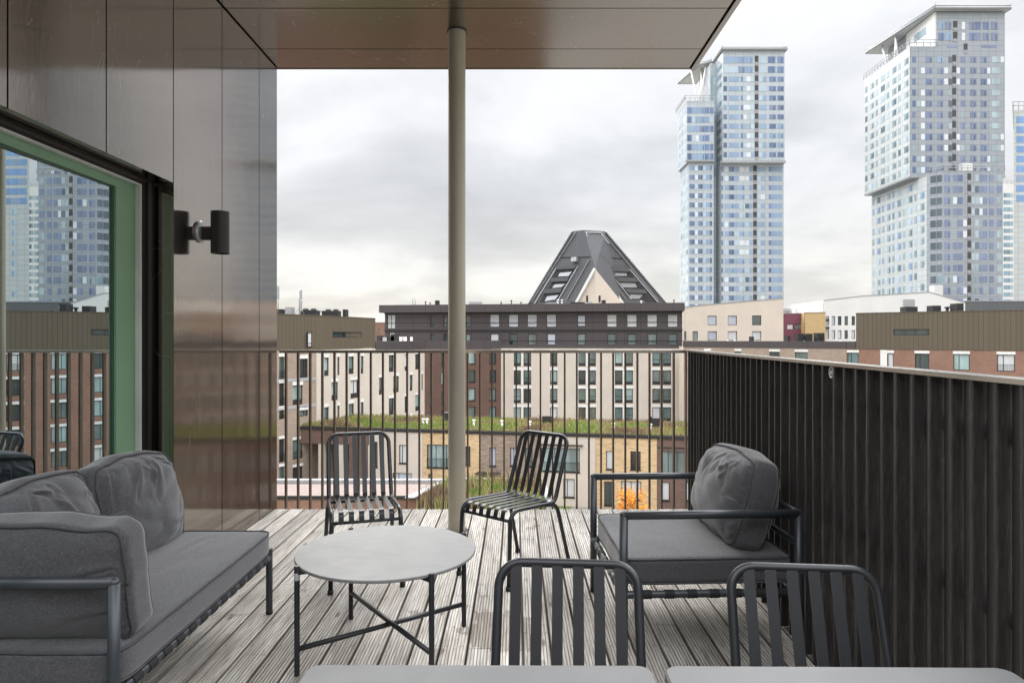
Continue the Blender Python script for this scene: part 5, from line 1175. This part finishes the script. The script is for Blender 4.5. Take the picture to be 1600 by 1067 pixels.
t1_.face((xa2, YA+.6), (xb, YA+.6), GZ+1, zb_-.3, fh, [(.04, .24, 'dbd'), (.26, .36, 'wp-'), (.38, .56, 'ddv'), (.58, .68, 'pbw'), (.68, .84, 'bp'), (.85, .93, 'dkd')], seed=6)
t1_.face((xa2, YA+dp), (xa2, YA+.6), GZ+1, zb_-.3, fh, [(.08, .3, 'pg-'), (.38, .62, 'gp'), (.7, .94, 'pgw')], seed=17)
t1_.face((xa, YA+dp), (xa, YA), zb_+.3, zl-1, fh, [(.08, .3, 'pg-'), (.38, .62, 'gp'), (.7, .94, 'pgw')], seed=7)
t1_.face((xm, YA+5), (xm, YA-2.2), zb_, zt_, fh, [(.1, .85, 'tpb')], seed=8)
t1_.face((xb, YA+5), (xm, YA+5), GZ, Zp(101, YA+5)-1, fh, [(.12, .40, 'tpg'), (.5, .9, 'pgb')], (.08, .9), seed=9)
guard(t1_, [(xa-.6, YA+dp), (xa-.6, YA-.4), (xb, YA-.4)], zl)
canopy_slab(t1_, [(xm-.4, YA-2.8), (xc+.5, YA-2.8), (xc+.5, YA+18.5), (xm-.4, YA+18.5)], zt_+.01, .45)
cz = Zp(102, 241)
canopy_slab(t1_, [X_ for X_ in [(X(1059.5, 259), 259), (X(1094, 241), 241), (xm-1.0, 239), (xm-1.0, 259)]], cz, .6)
t1_.vol(X(1110, YA+8), xm-.02, YA+8, YA+17, zl, cz-.01, 'white', 'penthouse')
for (bx, by, tx, ty) in ((1092, 238, 1080, 247), (1092, 238, 1096, 247), (1092, 238, 1103, 241), (1100, 240, 1095, 244)):
    mb = MB(); mb.tube([(X(bx, by), by, zl), (X(tx, ty), ty, cz)], .28, 8); mb.build('strut', M['white'], t1_.r)
t1_.done()
# tower two
YB = 193.; t2_ = Tower('tall grey glass tower with slanted canopy roof at upper right', (126, 205)); fh = 3.12
xl, xr_ = X(1422, YB), X(1570, YB); zt2_ = Zp(73, YB); YL = 186.; zbk = Zp(267, YL); YF = YB*1.129; xl2 = xl+2.2
zub = zbk+.3
t2_.vol(xl, xr_, YB, YF, zub, zt2_, 'twall_g', 'upper_shaft'); t2_.vol(X(1463, YB), xr_, YB+.01, YF, zt2_+.01, Zp(19.5, YB), 'twall_g', 'top_shaft')
xk = X(1473, YL); xc0 = X(1452, YL+2.2)
mb = MB(); mb.prism(ccw([(xc0, YL+2.2), (xk, YL), (X(1567, YL), YL), (X(1567, YL), YF), (xl2, YF), (xl2, YL+2.6)]), GZ, zbk); mb.build('lower_shaft', M['twall_g'], t2_.r)
mb = MB(); mb.prism(ccw([(xl-.3, YB-.3), (xr_, YB-.3), (xr_, YB+2), (xl+4, YB+2), (xl+4, YF), (xl-.3, YF)]), zub-.6, zub-.01); mb.build('overhang', M['tedge'], t2_.r)
up = [(.02, .07, 'gdv'), (.10, .17, '-g'), (.235, .36, 'vdv'), (.41, .50, 'vdb'), (.53, .58, '-w'), (.61, .655, 'k-'), (.655, .715, 'B'), (.725, .765, 'g-w'), (.775, .83, 'vdg'), (.84, .86, '-')]
up = [(.025, .06, 'dvg'), (.065, .105, '-g'), (.115, .155, 'w--'), (.115+.05, .235, 'vdv'), (.285, .35, 'vdb'), (.36, .40, '-w-'), (.405, .44, 'kg'), (.445, .485, 'B'), (.49, .525, '-w-'), (.535, .58, 'vdg'), (.635, .70, 'vdv'), (.745, .81, 'vdd'), (.815, .845, 'w---'), (.86, .95, 'g'), (.955, .99, '-w--')]
t2_.face((xl, YB), (xr_, YB), zub, zt2_-2.2, fh, up, (.25, .78), seed=12)
t2_.face((X(1463, YB), YB), (xr_, YB), zt2_-2, zt2_+1, 3., [(.16, .30, 'v', (.55, .8)), (.40, .455, 'B'), (.66, .88, 'v', (.55, .8))], seed=13)
t2_.face((X(1463, YB), YB), (xr_, YB), zt2_+1.2, zt2_+7.4, 3.1, [(.03, .11, 'dbs'), (.13, .22, 'vdb'), (.245, .305, 'B'), (.37, .42, 'w--'), (.48, .56, 'vdv'), (.57, .645, 'vdv'), (.68, .77, 'vdd'), (.80, .90, 'vdd')], (.15, .85), seed=14)
lo2 = [(.03, .13, 'vgv'), (.17, .235, 'v-w'), (.25, .33, 'vdv'), (.34, .40, '-w-'), (.41, .47, 'B'), (.48, .53, '-g'), (.54, .60, 'gk-'), (.61, .66, 'v-w'), (.67, .74, 'vvg'), (.78, .85, 'vdv'), (.90, .98, 'gv')]
t2_.face((xk, YL), (X(1567, YL), YL), GZ+1, zbk-.5, fh, lo2, (.22, .8), seed=15)
t2_.face((xc0, YL+2.2), (xk, YL), GZ+1, zbk-.5, fh, [(.08, .5, 'kkt'), (.55, .95, 'ktk')], (.2, .82), seed=16)
sd_ = [(.02+.125*i, .02+.125*i+.05+.035*(i % 2), 'gpt' if i % 3 else 'gk') for i in range(8)]
t2_.vol(xl-.12, xl-.005, YB+.05, YF-.05, zub, zt2_, 'twall_w', 'sunlit_side_sheet')  # paler sheet: light falling on the left side, put into the colour
t2_.face((xl-.12, YF), (xl-.12, YB), zub, zt2_-2, fh, sd_, (.22, .76), seed=17)
t2_.vol(xl2-.12, xl2-.005, YL+2.7, YF-.05, GZ, zbk-1, 'twall_w', 'sunlit_side_sheet')  # same sunlit tone painted on the lower left side
t2_.face((xl2-.12, YF), (xl2-.12, YL+2.7), GZ+1, zub-1.2, fh, [(.02+.098*i, .02+.098*i+.04+.025*(i % 2), 'gpbt' if i % 3 else 'gb-') for i in range(10)], (.2, .8), seed=18)
# white recessed wall under the canopy, with its strip window
x3 = X(1463, YB); y3 = 207.
mb = MB(); mb.prism(ccw([(x3-.01, YB+.02), (x3-.01, y3), (x3-.5, y3), (x3-.5, YB+.02)]), zt2_+.02, Zp(19.5, YB)-.03); mb.build('white_wall', M['white'], t2_.r)
fW = Fac((x3-.5, y3), (x3-.5, YB)); 
for (u0, u1, z0_, z1_) in ((.30, .72, 5.2, 7.4), (.62, .72, 1.6, 4.0)):
    for i in range(5 if u0 < .5 else 1):
        a0 = u0+(u1-u0)*i/5; a1 = u0+(u1-u0)*(i+.88)/5; t2_.w.append((fW, a0*fW.L, a1*fW.L, zt2_+z0_, zt2_+z1_, 't'))
guard(t2_, [(xl-.4, YF), (xl-.4, YB-.4), (x3, YB-.4)], zt2_); guard(t2_, [(xc0, YL+2), (xk, YL-.2), (X(1567, YL)+.4, YL-.2)], zbk, 1.4)
czt = Zp(17, YB)
canopy_slab(t2_, [(xr_+.8, YB-1.2), (X(1457, YB), YB-1.2), (X(1353, 222), 222), (xr_+.8, 222)], czt-.2, .7)
for (tx, ty, bx, by) in ((1378, 216, 1390, 212), (1400, 210, 1397, 209), (1422, 206, 1422, 205.9), (1399, 209, 1404, 208)):
    mb = MB(); mb.tube([(X(tx, ty), ty, czt-.2), (X(bx, by), by, zt2_)], .32, 8); mb.build('strut', M['white'], t2_.r)
x, y = X(1509, 189), 189.; mb = MB(); mb.box(x-1.4, x+1.4, y-.8, y+.8, zbk, zbk+2.6); mb.build('facade_cradle', M['lintel'], t2_.r)
t2_.vol(X(1458, 184), X(1471, 184), 183.4, 185.8, GZ, Zp(446, 184), 'white', 'low_lift_shaft')
t2_.done()
# tower three and the lower one between
YC = 203.; t3_ = Tower('bright blue glass tower cut off by the right edge', (165, 212)); x0, x1 = X(1584, YC), X(1720, YC); z3 = Zp(172, YC); zm = Zp(318, YC)
mb = MB(); mb.prism([(x0, YC), (x1, YC), (x1, YC+20), (x0*(YC+20)/YC+.6, YC+20)], GZ, z3); mb.build('shaft', M['twall_w'], t3_.r); fh = 3.05
t3_.face((x0, YC), (x1, YC), zm, z3-1.5, fh, [(.03+.096*i, .03+.096*i+.088, 'sb') for i in range(10)], (.18, .84), seed=21)
t3_.face((x0, YC), (x1, YC), GZ+1, zm-.1, fh, [(.36+.10*i, .36+.10*i+.088, 'sbb') for i in range(6)]+[(.14, .22, 'p--')], (.18, .80), seed=22)
guard(t3_, [(x0*(YC+20)/YC, YC+20), (x0-.6, YC-.5), (x1, YC-.5)], z3, 2.2); t3_.done()
YD = 290.; t4_ = Tower('slim white tower with dark window bands between two glass towers', (212, 300)); x0, x1 = X(1560, YD), X(1600, YD); z4 = Zp(288, YD)
t4_.vol(x0, x1, YD, YD+14, GZ, z4, 'white'); t4_.face((x0, YD), (x1, YD), GZ+1, z4-3.2, 3.05, [(.2, .47, 't'), (.49, .57, 'g'), (.6, .66, 'g-'), (.68, .90, 'tkt')], (.2, .8), seed=24); guard(t4_, [(x0, YD), (x1, YD)], z4); t4_.done()
